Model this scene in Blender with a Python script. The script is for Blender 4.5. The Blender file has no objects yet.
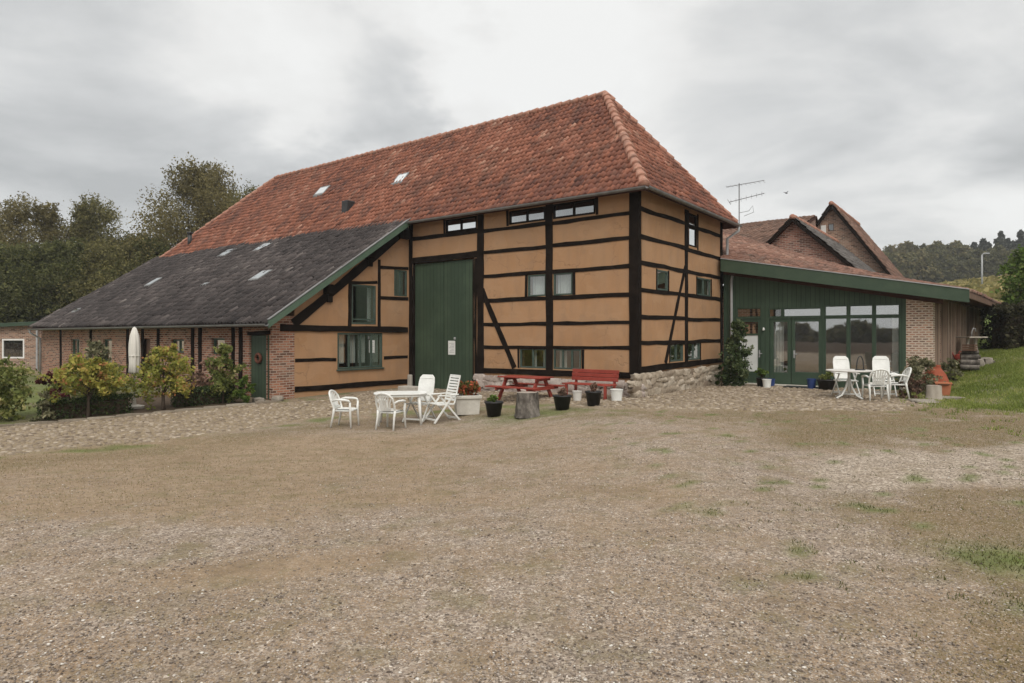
import bpy, math, random
import numpy as np
from mathutils import Vector
random.seed(7); RNG=np.random.default_rng(11)
D=bpy.data; SC=bpy.context.scene; COL=SC.collection
R=math.radians
# ------------------------------------------------------------------ camera, sky, sun, exposure
cd=D.cameras.new('Camera'); cam=D.objects.new('Camera',cd); COL.objects.link(cam)
cam.location=(0,0,1.65); cam.rotation_euler=(R(90),0,0)
cd.lens=36*645/1024; cd.sensor_width=36; cd.shift_y=-6.5/1024; cd.clip_end=2000; cd.clip_start=.1
SC.camera=cam
SUN_EL,SUN_AZ=R(48),R(172)       # azimuth clockwise from +Y
w=D.worlds.new('World'); SC.world=w; w.use_nodes=True
wn=w.node_tree; wn.nodes.clear()
def wnode(t,ins={},**pr):
    n=wn.nodes.new('ShaderNode'+t)
    for k,v in pr.items(): setattr(n,k,v)
    for k,v in ins.items():
        if isinstance(v,bpy.types.NodeSocket): wn.links.new(v,n.inputs[k])
        else: n.inputs[k].default_value=v
    return n
sky=wnode('TexSky',sky_type='NISHITA',sun_disc=False,sun_elevation=SUN_EL,sun_rotation=SUN_AZ)
tc=wnode('TexCoord'); sp=wnode('SeparateXYZ',{0:tc.outputs['Generated']})
zz=wnode('Math',{0:sp.outputs[2],1:0.0},operation='MAXIMUM'); zz=wnode('Math',{0:zz.outputs[0],1:.22},operation='ADD')
px=wnode('Math',{0:sp.outputs[0],1:zz.outputs[0]},operation='DIVIDE'); py=wnode('Math',{0:sp.outputs[1],1:zz.outputs[0]},operation='DIVIDE')
cv=wnode('CombineXYZ',{0:px.outputs[0],1:py.outputs[0],2:3.7})
n1=wnode('TexNoise',{'Vector':cv.outputs[0],'Scale':1.15,'Detail':8.0,'Roughness':.52,'Distortion':.5})
n2=wnode('TexNoise',{'Vector':cv.outputs[0],'Scale':2.3,'Detail':6.0,'Roughness':.55})
nm=wnode('Math',{0:n1.outputs[0],1:.75},operation='MULTIPLY'); nm2=wnode('Math',{0:n2.outputs[0],1:.25,2:nm.outputs[0]},operation='MULTIPLY_ADD')
wob=wnode('VectorMath',{0:n2.outputs['Color'],1:(.5,.5,.5)},operation='SUBTRACT'); wob=wnode('VectorMath',{0:wob.outputs[0],1:(.55,.55,.40)},operation='MULTIPLY')
wd=wnode('VectorMath',{0:tc.outputs['Generated'],1:wob.outputs[0]},operation='ADD'); wd=wnode('VectorMath',{0:wd.outputs[0]},operation='NORMALIZE')
tot=None      # heavier grey cloud banks, by direction and angular size
for d,inner,outer,amt in (((-.62,1,.36),.99,.90,.75),((-.30,1,.50),.995,.955,.55),((.62,1,.45),.99,.90,.62),((.50,1,.22),.998,.97,.25),((-.9,-.2,.5),.98,.8,.7),((.8,-.7,.5),.98,.8,.6)):
    dv=Vector(d).normalized(); dt=wnode('VectorMath',{0:wd.outputs[0],1:tuple(dv)},operation='DOT_PRODUCT')
    mr_=wnode('MapRange',{0:dt.outputs['Value'],1:outer,2:inner,3:0.0,4:amt},interpolation_type='SMOOTHSTEP')
    tot=mr_.outputs[0] if tot is None else wnode('Math',{0:tot,1:mr_.outputs[0]},operation='MAXIMUM').outputs[0]
tx=wnode('MapRange',{0:nm2.outputs[0],1:.35,2:.65,3:-.52,4:.52})
lv=wnode('Math',{0:tot,1:tx.outputs[0]},operation='SUBTRACT')
low=wnode('MapRange',{0:sp.outputs[2],1:.02,2:.20,3:.25,4:1.0}); lv=wnode('Math',{0:lv.outputs[0],1:low.outputs[0]},operation='MULTIPLY')
rp=wnode('ValToRGB',{0:lv.outputs[0]}); el=rp.color_ramp.elements
el[0].position=.0; el[0].color=(.65,.65,.642,1); el[1].position=1.0; el[1].color=(.345,.35,.352,1)
e=el.new(.30); e.color=(.60,.597,.588,1); e=el.new(.62); e.color=(.468,.472,.472,1)
up_=wnode('MapRange',{0:sp.outputs[2],1:.48,2:.95,3:1.0,4:1.7})      # an overcast sky is brightest overhead
hm=wnode('VectorMath',{0:rp.outputs[0]},operation='SCALE'); wn.links.new(up_.outputs[0],hm.inputs['Scale'])
cl=wnode('VectorMath',{0:hm.outputs[0],1:(10.6,10.6,10.5)},operation='MULTIPLY')
mx=wnode('Mix',{0:.94,6:sky.outputs[0],7:cl.outputs[0]},data_type='RGBA')
bg=wnode('Background',{0:mx.outputs[2],1:.1}); ow=wnode('OutputWorld',{0:bg.outputs[0]})
sd=D.lights.new('Sun','SUN'); sd.energy=1.5; sd.angle=R(35); sd.color=(1,.95,.88)
so=D.objects.new('Sun',sd); COL.objects.link(so)
sdir=Vector((math.sin(SUN_AZ)*math.cos(SUN_EL),math.cos(SUN_AZ)*math.cos(SUN_EL),math.sin(SUN_EL)))
so.rotation_euler=sdir.to_track_quat('Z','Y').to_euler(); so.location=(0,-10,30)
SC.view_settings.view_transform='Standard'; SC.view_settings.look='None'
SC.view_settings.exposure=.46; SC.view_settings.gamma=1
SC.cycles.max_bounces=6; SC.cycles.transparent_max_bounces=12
# ------------------------------------------------------------------ helpers
class G:
    def __init__(s,name):
        s.m=D.materials.new(name); s.m.use_nodes=True; s.t=s.m.node_tree; s.t.nodes.clear()
    def n(s,t,ins={},**pr):
        n=s.t.nodes.new('ShaderNode'+t)
        for k,v in pr.items(): setattr(n,k,v)
        for k,v in ins.items():
            if isinstance(v,bpy.types.NodeSocket): s.t.links.new(v,n.inputs[k])
            else: n.inputs[k].default_value=v
        return n
    def mix(s,f,a,b,bt='MIX'):
        c=lambda v:(v if isinstance(v,bpy.types.NodeSocket) else (*v,1))
        return s.n('Mix',{0:f,6:c(a),7:c(b)},data_type='RGBA',blend_type=bt).outputs[2]
    def ramp(s,f,stops,interp='LINEAR'):
        r=s.n('ValToRGB',{0:f}); r.color_ramp.interpolation=interp; e=r.color_ramp.elements
        while len(e)<len(stops): e.new(.5)
        for q,(p,c) in zip(e,stops): q.position=p; q.color=(*c,1) if len(c)==3 else c
        return r.outputs[0]
    def noise(s,v,scale,detail=4,rough=.55,dist=0): return s.n('TexNoise',{'Vector':v,'Scale':scale,'Detail':float(detail),'Roughness':rough,'Distortion':dist}).outputs[0]
    def math(s,op,a,b=0.0,c=0.0): return s.n('Math',{0:a,1:b,2:c},operation=op).outputs[0]
    def mr(s,v,a,b,c=0.0,d=1.0): return s.n('MapRange',{0:v,1:a,2:b,3:c,4:d}).outputs[0]
    def obj(s): return s.n('TexCoord').outputs['Object']
    def stretch(s,v,sc): return s.n('VectorMath',{0:v,1:sc},operation='MULTIPLY').outputs[0]
    def bump(s,h,st=.3,dist=.02): return s.n('Bump',{'Strength':st,'Distance':dist,'Height':h}).outputs[0]
    def out(s,col,rough=.7,nrm=None,spec=.3,metal=0.0,transl=None):
        ins={'Base Color':col if isinstance(col,bpy.types.NodeSocket) else (*col,1),'Roughness':rough,'Specular IOR Level':spec,'Metallic':metal}
        if nrm is not None: ins['Normal']=nrm
        b=s.n('BsdfPrincipled',ins).outputs[0]
        if transl:
            ti={0:ins['Base Color']}
            t=s.n('BsdfTranslucent',ti).outputs[0]; b=s.n('MixShader',{0:transl,1:b,2:t}).outputs[0]
        s.n('OutputMaterial',{0:b}); return s.m
def rough(name,c1,c2,scale=4,r=.75,bump=.25,bscale=45,spec=.25,sv=(1,1,1),fine=.25):
    g=G(name); v=g.stretch(g.obj(),sv)
    f=g.mr(g.noise(v,scale,5),.3,.7); h=g.noise(v,bscale,4,.65)
    c=g.mix(f,c1,c2); c=g.mix(g.math('MULTIPLY',g.mr(h,.35,.75),fine),c,tuple(x*.45 for x in c1))
    return g.out(c,r,g.bump(h,bump,.01),spec)
MATS={}
def build_mats():
    M=MATS
    # ochre plaster with weather stains
    g=G('ochre_plaster'); o=g.obj(); f=g.noise(o,1.1,5); h=g.noise(o,38,5,.65)
    st=g.noise(g.stretch(o,(2.2,2.2,.5)),1.6,5,.6)
    c=g.mix(g.mr(f,.3,.7),(.362,.206,.107),(.415,.246,.136)); c=g.mix(g.mr(st,.45,.75,0,.6),c,(.29,.185,.115)); bl=g.noise(o,.55,5,.6); c=g.mix(g.mr(bl,.48,.7,0,.5),c,(.36,.235,.145)); c=g.mix(g.mr(g.noise(o,7,6,.75),.60,.74,0,.5),c,(.24,.16,.10)); c=g.mix(g.mr(h,.55,.8,0,.25),c,(.40,.23,.12))
    pn=g.noise(g.stretch(o,(1,1,1.4)),.9,3,.5); c=g.mix(g.mr(pn,.555,.57,0,.30),c,(.44,.275,.16))       # repaired patches
    pv=g.noise(g.stretch(o,(1.2,1.2,1)),1.3,3,.5); c=g.mix(g.mr(pv,.61,.625,0,.35),c,(.31,.20,.125))
    dv=g.n('VectorMath',{0:o,1:g.n('VectorMath',{0:g.n('TexNoise',{'Vector':o,'Scale':3.0,'Detail':4.0}).outputs['Color'],1:(.5,.5,.5)},operation='MULTIPLY').outputs[0]},operation='ADD').outputs[0]
    ck=g.n('TexVoronoi',{'Vector':dv,'Scale':.85},feature='DISTANCE_TO_EDGE').outputs['Distance']; ckm=g.math('MULTIPLY',g.mr(ck,.004,.012,1.0,0.0),g.mr(g.noise(o,.7,2),.45,.6)); c=g.mix(g.math('MULTIPLY',ckm,.3),c,(.16,.105,.068))
    M['plaster']=g.out(c,.9,g.bump(g.math('SUBTRACT',g.math('ADD',g.math('MULTIPLY',f,2.),h),ckm),.45,.014),.1)
    M['timber']=rough('black_timber',(.008,.0055,.0042),(.022,.0155,.0115),3,.9,.6,30,.06,(1,1,1),.5)
    M['timber_dark_red']=rough('brown_timber',(.05,.02,.014),(.085,.04,.028),3,.8,.4,30)
    # brick
    def brick(name,c1,c2,mort,ms=.018,bw=.215,bh=.071):
        g=G(name); o=g.obj(); s=g.n('SeparateXYZ',{0:o}); a=g.math('ADD',s.outputs[0],s.outputs[1])
        d=g.noise(o,9,3); dd=g.math('MULTIPLY',g.math('SUBTRACT',d,.5),.018)
        v=g.n('CombineXYZ',{0:g.math('ADD',a,dd),1:g.math('ADD',s.outputs[2],dd)}).outputs[0]
        b=g.n('TexBrick',{'Vector':v,'Color1':(0,0,0,1),'Color2':(1,1,1,1),'Mortar':(.5,.5,.5,1),'Scale':1.0,'Mortar Size':ms*.5,'Mortar Smooth':.15,'Bias':0.0,'Brick Width':bw,'Row Height':bh},offset=.5)
        col=g.ramp(b.outputs[0],[(0,tuple(x*.45 for x in c1)),(.3,c1),(.7,c2),(1,tuple(min(.6,x*1.25) for x in c2))])
        n=g.noise(o,26,4,.7); col=g.mix(g.mr(n,.4,.8,0,.5),col,tuple(x*.5 for x in c1))
        big=g.noise(o,.9,4); col=g.mix(g.mr(big,.45,.75,0,.4),col,tuple(x*.8 for x in mort))
        col=g.mix(b.outputs[1],col,mort)
        h=g.math('ADD',g.math('MULTIPLY',g.math('SUBTRACT',1.0,b.outputs[1]),1.0),g.math('MULTIPLY',n,.6))
        return g.out(col,.9,g.bump(h,.6,.012),.12)
    M['brick']=brick('red_brick',(.21,.086,.053),(.355,.162,.10),(.38,.31,.25),.022)
    M['brick_pier']=brick('pale_jointed_brick',(.19,.088,.058),(.40,.215,.145),(.55,.455,.365),.040,.165,.068)
    M['brick_old']=brick('old_brown_brick',(.20,.088,.062),(.34,.165,.118),(.40,.33,.28),.022)
    M['brick_tan']=brick('tan_brick',(.23,.125,.085),(.35,.205,.14),(.40,.34,.28),.022)
    # tiles driven by per-tile colour
    def tile(name,stops,mossc,moss,spec=.25,r=.75,lich=(.32,.28,.22)):
        g=G(name); a=g.n('Attribute',attribute_name='Col').outputs['Fac']; o=g.obj()
        c=g.ramp(a,stops); n=g.noise(o,1.3,6,.62); n2=g.noise(o,14,5,.7); n3=g.noise(o,45,3,.6)
        st=g.noise(g.stretch(o,(1.6,.35,.35)),1.5,6,.65); c=g.mix(g.mr(n,.5,.72,0,moss),c,mossc); c=g.mix(g.mr(st,.5,.7,0,moss*.9),c,mossc); c=g.mix(g.mr(st,.3,.42,.22,0),c,lich); c=g.mix(g.mr(n2,.52,.75,0,.55),c,mossc); c=g.mix(g.mr(n3,.64,.74,0,.4),c,lich)
        return g.out(c,r,g.bump(n2,.4,.01),spec)
    M['red_tile']=tile('red_clay_tile',[(0,(.07,.034,.027)),(.22,(.16,.062,.043)),(.6,(.245,.092,.054)),(.88,(.325,.130,.082)),(1,(.39,.21,.145))],(.085,.052,.042),.7)
    M['grey_tile']=tile('grey_weathered_tile',[(0,(.022,.019,.019)),(.5,(.058,.049,.047)),(.85,(.105,.088,.083)),(1,(.17,.148,.135))],(.034,.029,.028),.6,.2,.85,(.22,.20,.185))
    M['orange_tile']=tile('orange_tile',[(0,(.11,.062,.046)),(.3,(.185,.095,.068)),(.7,(.26,.14,.10)),(1,(.36,.225,.165))],(.125,.09,.072),.8)
    M['brown_tile']=tile('brown_tile',[(0,(.09,.05,.036)),(.5,(.15,.085,.06)),(1,(.22,.13,.095))],(.09,.065,.05),.7)
    M['slate']=tile('grey_slate',[(0,(.075,.068,.063)),(.5,(.13,.117,.108)),(1,(.19,.17,.157))],(.06,.052,.047),.6)
    g=G('ridge_clay'); o=g.obj(); n=g.noise(o,9,5,.65); c=g.mix(g.mr(n,.35,.7),(.30,.125,.082),(.42,.24,.17)); c=g.mix(g.mr(g.noise(o,2.5,3),.5,.8),c,(.17,.11,.085)); M['ridge']=g.out(c,.8,g.bump(n,.5,.01))
    # green paint boards
    def boards(name,c1,c2,pitch=.16,axis='x',dep=.5):
        g=G(name); o=g.obj(); s=g.n('SeparateXYZ',{0:o}); a=g.math('ADD',s.outputs[0],s.outputs[1])
        fr=g.math('FRACT',g.math('DIVIDE',a,pitch)); gap=g.math('LESS_THAN',fr,.07)
        idn=g.n('TexWhiteNoise',{'W':g.math('FLOOR',g.math('DIVIDE',a,pitch))},noise_dimensions='1D').outputs[0]
        n=g.noise(g.stretch(o,(14,14,1.2)),2,5,.6); n2=g.noise(o,.8,4)
        c=g.mix(g.math('ADD',g.math('MULTIPLY',n,.6),g.math('MULTIPLY',idn,.4)),c1,c2); c=g.mix(g.mr(n2,.45,.75,0,.55),c,tuple(x*1.6 for x in c2)); c=g.mix(g.mr(g.noise(g.stretch(o,(6,6,.6)),2.2,5,.65),.55,.75,0,.5),c,tuple(x*.5 for x in c1)); c=g.mix(gap,c,tuple(x*.35 for x in c1))
        return g.out(c,.6,g.bump(g.math('SUBTRACT',g.math('MULTIPLY',n,.3),gap),dep,.012),.3)
    M['green_board']=boards('green_boards',(.029,.050,.031),(.052,.076,.047))
    M['green_dark']=boards('dark_green_boards',(.032,.055,.034),(.048,.076,.047),.14)
    M['weather_board']=boards('weathered_boards',(.19,.135,.10),(.36,.27,.205),.13)
    M['green']=rough('green_paint',(.030,.056,.034),(.047,.076,.046),2,.5,.1,40,.4,(1,1,1),.2)
    M['green_barge']=rough('green_bargeboard_paint',(.066,.112,.076),(.095,.142,.100),2.5,.55,.15,30,.35,(1,1,1),.3)
    M['green_fascia']=rough('green_fascia_paint',(.040,.067,.041),(.056,.084,.052),2.5,.55,.15,30,.35,(1,1,1),.3)
    M['green_frame']=rough('grey_green_frame',(.04,.065,.05),(.07,.095,.075),5,.55,.15,40,.35)
    M['white_paint']=rough('white_paint',(.68,.67,.63),(.76,.75,.72),3,.5,.08,40,.4,(1,1,1),.08)
    M['plastic']=rough('white_plastic',(.64,.64,.60),(.79,.79,.76),4,.42,.05,22,.4,(1,1,1),.16)
    M['plastic_old']=rough('aged_white_plastic',(.52,.50,.46),(.66,.64,.6),3,.5,.06,60,.35,(1,1,1),.15)
    M['zinc']=rough('zinc',(.13,.13,.128),(.21,.21,.205),5,.5,.1,30,.5,(1,1,1),.3)
    M['dark_metal']=rough('dark_metal',(.02,.02,.02),(.04,.04,.04),5,.5,.1,40,.4)
    M['galv']=rough('galvanised_metal',(.30,.31,.31),(.42,.42,.42),4,.45,.1,40,.5)
    M['black_plastic']=rough('black_plastic',(.012,.012,.013),(.022,.022,.022),6,.5,.1,50,.4)
    M['blue_plastic']=rough('blue_plastic',(.02,.045,.15),(.03,.06,.2),5,.4,.05,50,.45)
    M['red_paint']=rough('red_paint',(.24,.036,.024),(.33,.062,.04),4,.55,.3,30,.35,(1,1,1),.35)
    M['terracotta']=rough('terracotta',(.40,.14,.072),(.52,.2,.105),5,.8,.2,40)
    M['rust']=rough('rust_red_clay',(.24,.055,.028),(.36,.10,.05),4,.8,.3,40)
    M['concrete']=rough('pale_concrete',(.40,.37,.32),(.54,.50,.44),5,.9,.4,40)
    M['trough']=rough('white_trough',(.50,.47,.41),(.64,.61,.55),4,.8,.3,30)
    M['wreath']=rough('dried_wreath',(.09,.035,.025),(.2,.08,.05),20,.9,.8,60)
    M['bark']=rough('bark',(.05,.038,.028),(.11,.085,.065),6,.95,.8,25,.1,(1,1,.4))
    M['stump_bark']=rough('grey_stump',(.045,.037,.03),(.30,.27,.235),5,.95,1.0,14,.1,(1,1,.6),.8)
    M['wood_cut']=rough('cut_wood',(.26,.22,.18),(.36,.31,.26),9,.9,.4,30)
    M['soil']=rough('soil',(.045,.032,.022),(.09,.065,.045),8,.95,.8,40,.1)
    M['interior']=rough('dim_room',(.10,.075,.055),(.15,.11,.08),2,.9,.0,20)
    M['wood_brown']=rough('brown_wood',(.10,.055,.035),(.16,.09,.06),4,.7,.3,30)
    M['weather_wood']=rough('grey_weathered_wood',(.30,.26,.21),(.46,.41,.35),6,.9,.5,25,.1,(1,1,.4))
    M['curtain']=rough('white_curtain',(.66,.65,.61),(.78,.77,.74),4,.9,.1,30,.1,(1,1,1),.05)
    M['frosted']=rough('pale_panel',(.60,.62,.60),(.70,.72,.70),3,.4,.02,30,.4,(1,1,1),.05)
    M['skylight_blind']=rough('skylight_blind',(.36,.37,.37),(.46,.47,.47),3,.5,.02,30)
    M['paper']=rough('paper',(.66,.66,.63),(.74,.74,.71),9,.8,.02,60)
    M['cloth']=rough('parasol_cloth',(.60,.57,.51),(.72,.69,.63),4,.9,.2,30,.1,(3,3,.3),.15)
    # stones with per-stone colour
    def stone(name,stops,r=.92,bs=.5):
        g=G(name); a=g.n('Attribute',attribute_name='Col').outputs['Fac']; o=g.obj(); n=g.noise(o,16,5,.7); n2=g.noise(o,60,3,.6)
        c=g.ramp(a,stops); c=g.mix(g.mr(n,.45,.75,0,.5),c,tuple(x*.5 for x in stops[0][1])); c=g.mix(g.mr(n,.2,.42,.35,0),c,stops[-1][1])
        return g.out(c,r,g.bump(g.math('ADD',n,g.math('MULTIPLY',n2,.4)),bs,.015),.12)
    M['rubble']=stone('pale_rubble',[(0,(.23,.18,.135)),(.5,(.38,.315,.24)),(1,(.52,.455,.37))])
    M['plinth_stone']=stone('pink_grey_stone',[(0,(.24,.19,.165)),(.5,(.40,.33,.29)),(1,(.54,.48,.43))])
    M['cobble']=stone('cobble_stone',[(0,(.15,.115,.085)),(.5,(.265,.212,.155)),(1,(.42,.355,.28))])
    M['pebble']=stone('pebble',[(0,(.08,.062,.05)),(.35,(.195,.155,.125)),(.7,(.31,.262,.22)),(.93,(.45,.40,.35)),(1,(.64,.60,.54))],.85,.2)
    M['rock']=stone('rock',[(0,(.15,.13,.105)),(1,(.34,.30,.25))])
    M['kerb']=stone('kerb_stone',[(0,(.17,.14,.105)),(1,(.33,.285,.225))])
    # glass
    def glass(name,fac,tint=(1,1,1)):
        g=G(name); lw=g.n('LayerWeight',{'Blend':.35}).outputs['Fresnel']
        o=g.obj(); nb=g.bump(g.noise(o,1.7,2),.02,.05)
        f=g.math('ADD',g.math('MULTIPLY',lw,.6),fac); f=g.math('MINIMUM',f,.95)
        t=g.n('BsdfTransparent',{0:(*tint,1)}).outputs[0]; gl=g.n('BsdfGlossy',{0:(.95,.97,.97,1),'Roughness':.02,'Normal':nb}).outputs[0]
        s=g.n('MixShader',{0:f,1:t,2:gl}).outputs[0]; g.n('OutputMaterial',{0:s}); return g.m
    M['glass']=glass('window_glass',.15,(.62,.67,.65)); M['glass_big']=glass('large_window_glass',.36,(.75,.78,.76)); M['glass_sky']=glass('mirroring_glass',.42,(.6,.65,.65))
    # foliage with per-leaf colour
    def leaf(name,stops,tr=.25):
        g=G(name); a=g.n('Attribute',attribute_name='Col').outputs['Fac']
        return g.out(g.ramp(a,stops),.7,None,.12,0.0,tr)
    M['leaf_olive']=leaf('olive_foliage',[(0,(.066,.064,.026)),(.5,(.148,.138,.055)),(1,(.26,.232,.095))],.4)
    M['leaf_green']=leaf('green_foliage',[(0,(.044,.052,.02)),(.5,(.106,.114,.042)),(1,(.19,.19,.075))],.4)
    M['leaf_brown']=leaf('autumn_brown_foliage',[(0,(.078,.067,.031)),(.5,(.168,.144,.062)),(1,(.28,.24,.105))],.4)
    M['leaf_wood']=leaf('distant_wood_foliage',[(0,(.07,.074,.036)),(.5,(.14,.135,.064)),(1,(.23,.19,.09))],.4)
    M['leaf_conifer']=leaf('conifer_foliage',[(0,(.04,.046,.038)),(.5,(.07,.078,.062)),(1,(.11,.115,.09))],.3)
    M['leaf_shrub']=leaf('autumn_shrub_leaves',[(0,(.085,.10,.025)),(.4,(.22,.24,.055)),(.8,(.42,.38,.09)),(.96,(.52,.38,.13)),(1,(.48,.22,.10))],.4)
    M['leaf_shrub_green']=leaf('green_shrub_leaves',[(0,(.06,.08,.024)),(.5,(.16,.19,.055)),(.9,(.33,.33,.11)),(1,(.48,.43,.2))],.4)
    M['leaf_hedge']=leaf('dark_hedge_leaves',[(0,(.018,.030,.012)),(.5,(.045,.066,.025)),(1,(.095,.12,.045))])
    M['leaf_hedge_brown']=leaf('brown_hedge_leaves',[(0,(.018,.016,.009)),(.5,(.043,.040,.020)),(1,(.09,.08,.042))])
    M['leaf_climber']=leaf('climber_leaves',[(0,(.03,.05,.02)),(.5,(.085,.12,.05)),(1,(.19,.22,.11))],.4)
    M['leaf_geranium']=leaf('planter_leaves',[(0,(.05,.07,.02)),(.55,(.15,.14,.045)),(.7,(.34,.09,.04)),(1,(.48,.12,.06))])
    M['leaf_heather']=leaf('dry_heather_leaves',[(0,(.07,.05,.035)),(.5,(.18,.115,.08)),(1,(.34,.2,.15))])
    M['leaf_pot']=leaf('pot_plant_leaves',[(0,(.04,.07,.015)),(.5,(.11,.17,.035)),(1,(.22,.28,.08))])
    M['leaf_grey']=leaf('grey_green_leaves',[(0,(.07,.075,.04)),(.5,(.17,.165,.09)),(1,(.3,.28,.17))])
    M['leaf_red']=leaf('dark_red_leaves',[(0,(.05,.014,.016)),(1,(.16,.04,.04))])
    M['grass']=leaf('lawn_blades',[(0,(.10,.125,.028)),(.5,(.215,.26,.06)),(.85,(.32,.33,.10)),(1,(.44,.38,.19))],.3)
    M['grass_tuft']=leaf('yard_tuft_blades',[(0,(.06,.062,.025)),(.5,(.13,.13,.045)),(1,(.25,.23,.09))],.25)
    M['grass_dry']=leaf('dry_blades',[(0,(.14,.125,.055)),(.5,(.27,.215,.115)),(.85,(.38,.31,.19)),(1,(.22,.23,.09))],.3)
    M['crop']=leaf('field_crop',[(0,(.10,.10,.03)),(.5,(.25,.21,.08)),(1,(.40,.33,.15))],.3)
    # ground, zones carried as masks
    g=G('yard_ground'); o=g.obj()
    za=g.n('Attribute',attribute_name='ZA'); zb=g.n('Attribute',attribute_name='ZB')
    A=g.n('SeparateColor',{0:za.outputs['Color']}).outputs; B=g.n('SeparateColor',{0:zb.outputs['Color']}).outputs
    fl=g.stretch(o,(1,1,0))
    v1=g.n('TexVoronoi',{'Vector':fl,'Scale':52.0,'Randomness':1.0}); v2=g.n('TexVoronoi',{'Vector':fl,'Scale':110.0,'Randomness':1.0})
    r1=g.n('SeparateColor',{0:v1.outputs['Color']}).outputs; r2=g.n('SeparateColor',{0:v2.outputs['Color']}).outputs
    peb=[(0,(.15,.128,.112)),(.25,(.275,.228,.192)),(.6,(.395,.33,.276)),(.9,(.53,.465,.40)),(1,(.74,.68,.61))]
    s1=g.ramp(r1[0],peb); s2=g.ramp(r2[0],peb)
    big=g.noise(fl,.45,5,.6); mid=g.noise(fl,2.6,5,.65); fine=g.noise(fl,22,4,.7); vf=g.noise(fl,120,2,.6)
    stones=g.mix(g.math('GREATER_THAN',r1[1],.55),s2,s1)
    earth=g.mix(mid,(.32,.235,.16),(.44,.34,.24)); earth=g.mix(g.mr(fine,.45,.75,0,.6),earth,(.17,.115,.068))
    earth=g.mix(g.mr(vf,.55,.75,0,.7),earth,(.13,.09,.055))
    cov=g.mr(g.math('ADD',g.math('MULTIPLY',mid,.6),g.math('MULTIPLY',big,.6)),.42,.72,.35,.95)
    cov=g.math('MULTIPLY',cov,g.math('SUBTRACT',1.0,g.math('MULTIPLY',B[1],.85)))
    c=g.mix(g.math('LESS_THAN',g.math('ADD',g.math('MULTIPLY',r2[2],.7),g.math('MULTIPLY',fine,.35)),cov),earth,stones)
    sandy=g.mix(mid,(.36,.272,.19),(.47,.372,.268)); sandy=g.mix(g.mr(vf,.45,.7,0,.75),sandy,(.19,.145,.09)); sandy=g.mix(g.math('LESS_THAN',r2[2],.22),sandy,s2); sandy=g.mix(g.mr(fine,.5,.75,0,.4),sandy,(.24,.18,.095)); c=g.mix(g.math('MULTIPLY',B[1],g.mr(g.math('ADD',mid,g.math('MULTIPLY',fine,.4)),.5,.85,.35,.85)),c,sandy)
    wear=g.noise(fl,.8,6,.68); c=g.mix(g.mr(wear,.52,.68,0,.55),c,(.21,.155,.095)); c=g.mix(g.mr(g.noise(fl,1.7,5,.7),.52,.68,0,.55),c,(.185,.172,.085))
    pale=g.ramp(r1[0],[(0,(.17,.14,.11)),(.4,(.37,.315,.26)),(.8,(.52,.455,.385)),(1,(.72,.66,.58))]); c=g.mix(B[0],c,pale)
    dry=g.mix(g.mr(mid,.35,.65),(.175,.118,.058),(.29,.21,.115)); dry=g.mix(g.mr(g.noise(fl,1.1,6,.7),.48,.62,0,.7),dry,(.135,.135,.045)); dry=g.mix(g.mr(fine,.42,.7,0,.8),dry,(.13,.11,.04)); dry=g.mix(g.mr(vf,.5,.7,0,.5),dry,(.10,.075,.035))
    dry=g.mix(g.math('LESS_THAN',r2[2],.2),dry,s2); c=g.mix(g.math('MULTIPLY',A[2],g.mr(g.math('ADD',mid,g.math('MULTIPLY',fine,.5)),.5,.85,.5,1.0)),c,dry)
    c=g.mix(1.0,c,(.81,.775,.735),'MULTIPLY'); mo=g.noise(fl,8,5,.85); mo2=g.noise(fl,2.1,5,.8); c=g.mix(g.mr(mo,.48,.68,0,.72),c,(.15,.115,.082)); c=g.mix(g.mr(mo,.28,.44,.35,0),c,(.50,.42,.33)); c=g.mix(g.mr(mo2,.5,.68,0,.6),c,(.20,.155,.095))
    gr=g.mix(g.mr(mid,.35,.65),(.08,.115,.024),(.15,.19,.05)); gr=g.mix(g.mr(fine,.4,.7,0,.7),gr,(.05,.06,.02))
    c=g.mix(A[1],c,gr)
    jo=g.mix(mid,(.20,.155,.10),(.30,.235,.155)); c=g.mix(A[0],c,jo)
    c=g.mix(B[2],c,g.mix(mid,(.05,.036,.024),(.10,.07,.05)))
    h=g.math('ADD',g.math('MULTIPLY',g.math('SUBTRACT',1.0,v1.outputs['Distance']),.6),g.math('ADD',g.math('MULTIPLY',fine,1.0),g.math('MULTIPLY',vf,.5)))
    MATS['ground']=g.out(c,.95,g.bump(h,.55,.02),.08)
build_mats(); M=MATS

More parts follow.
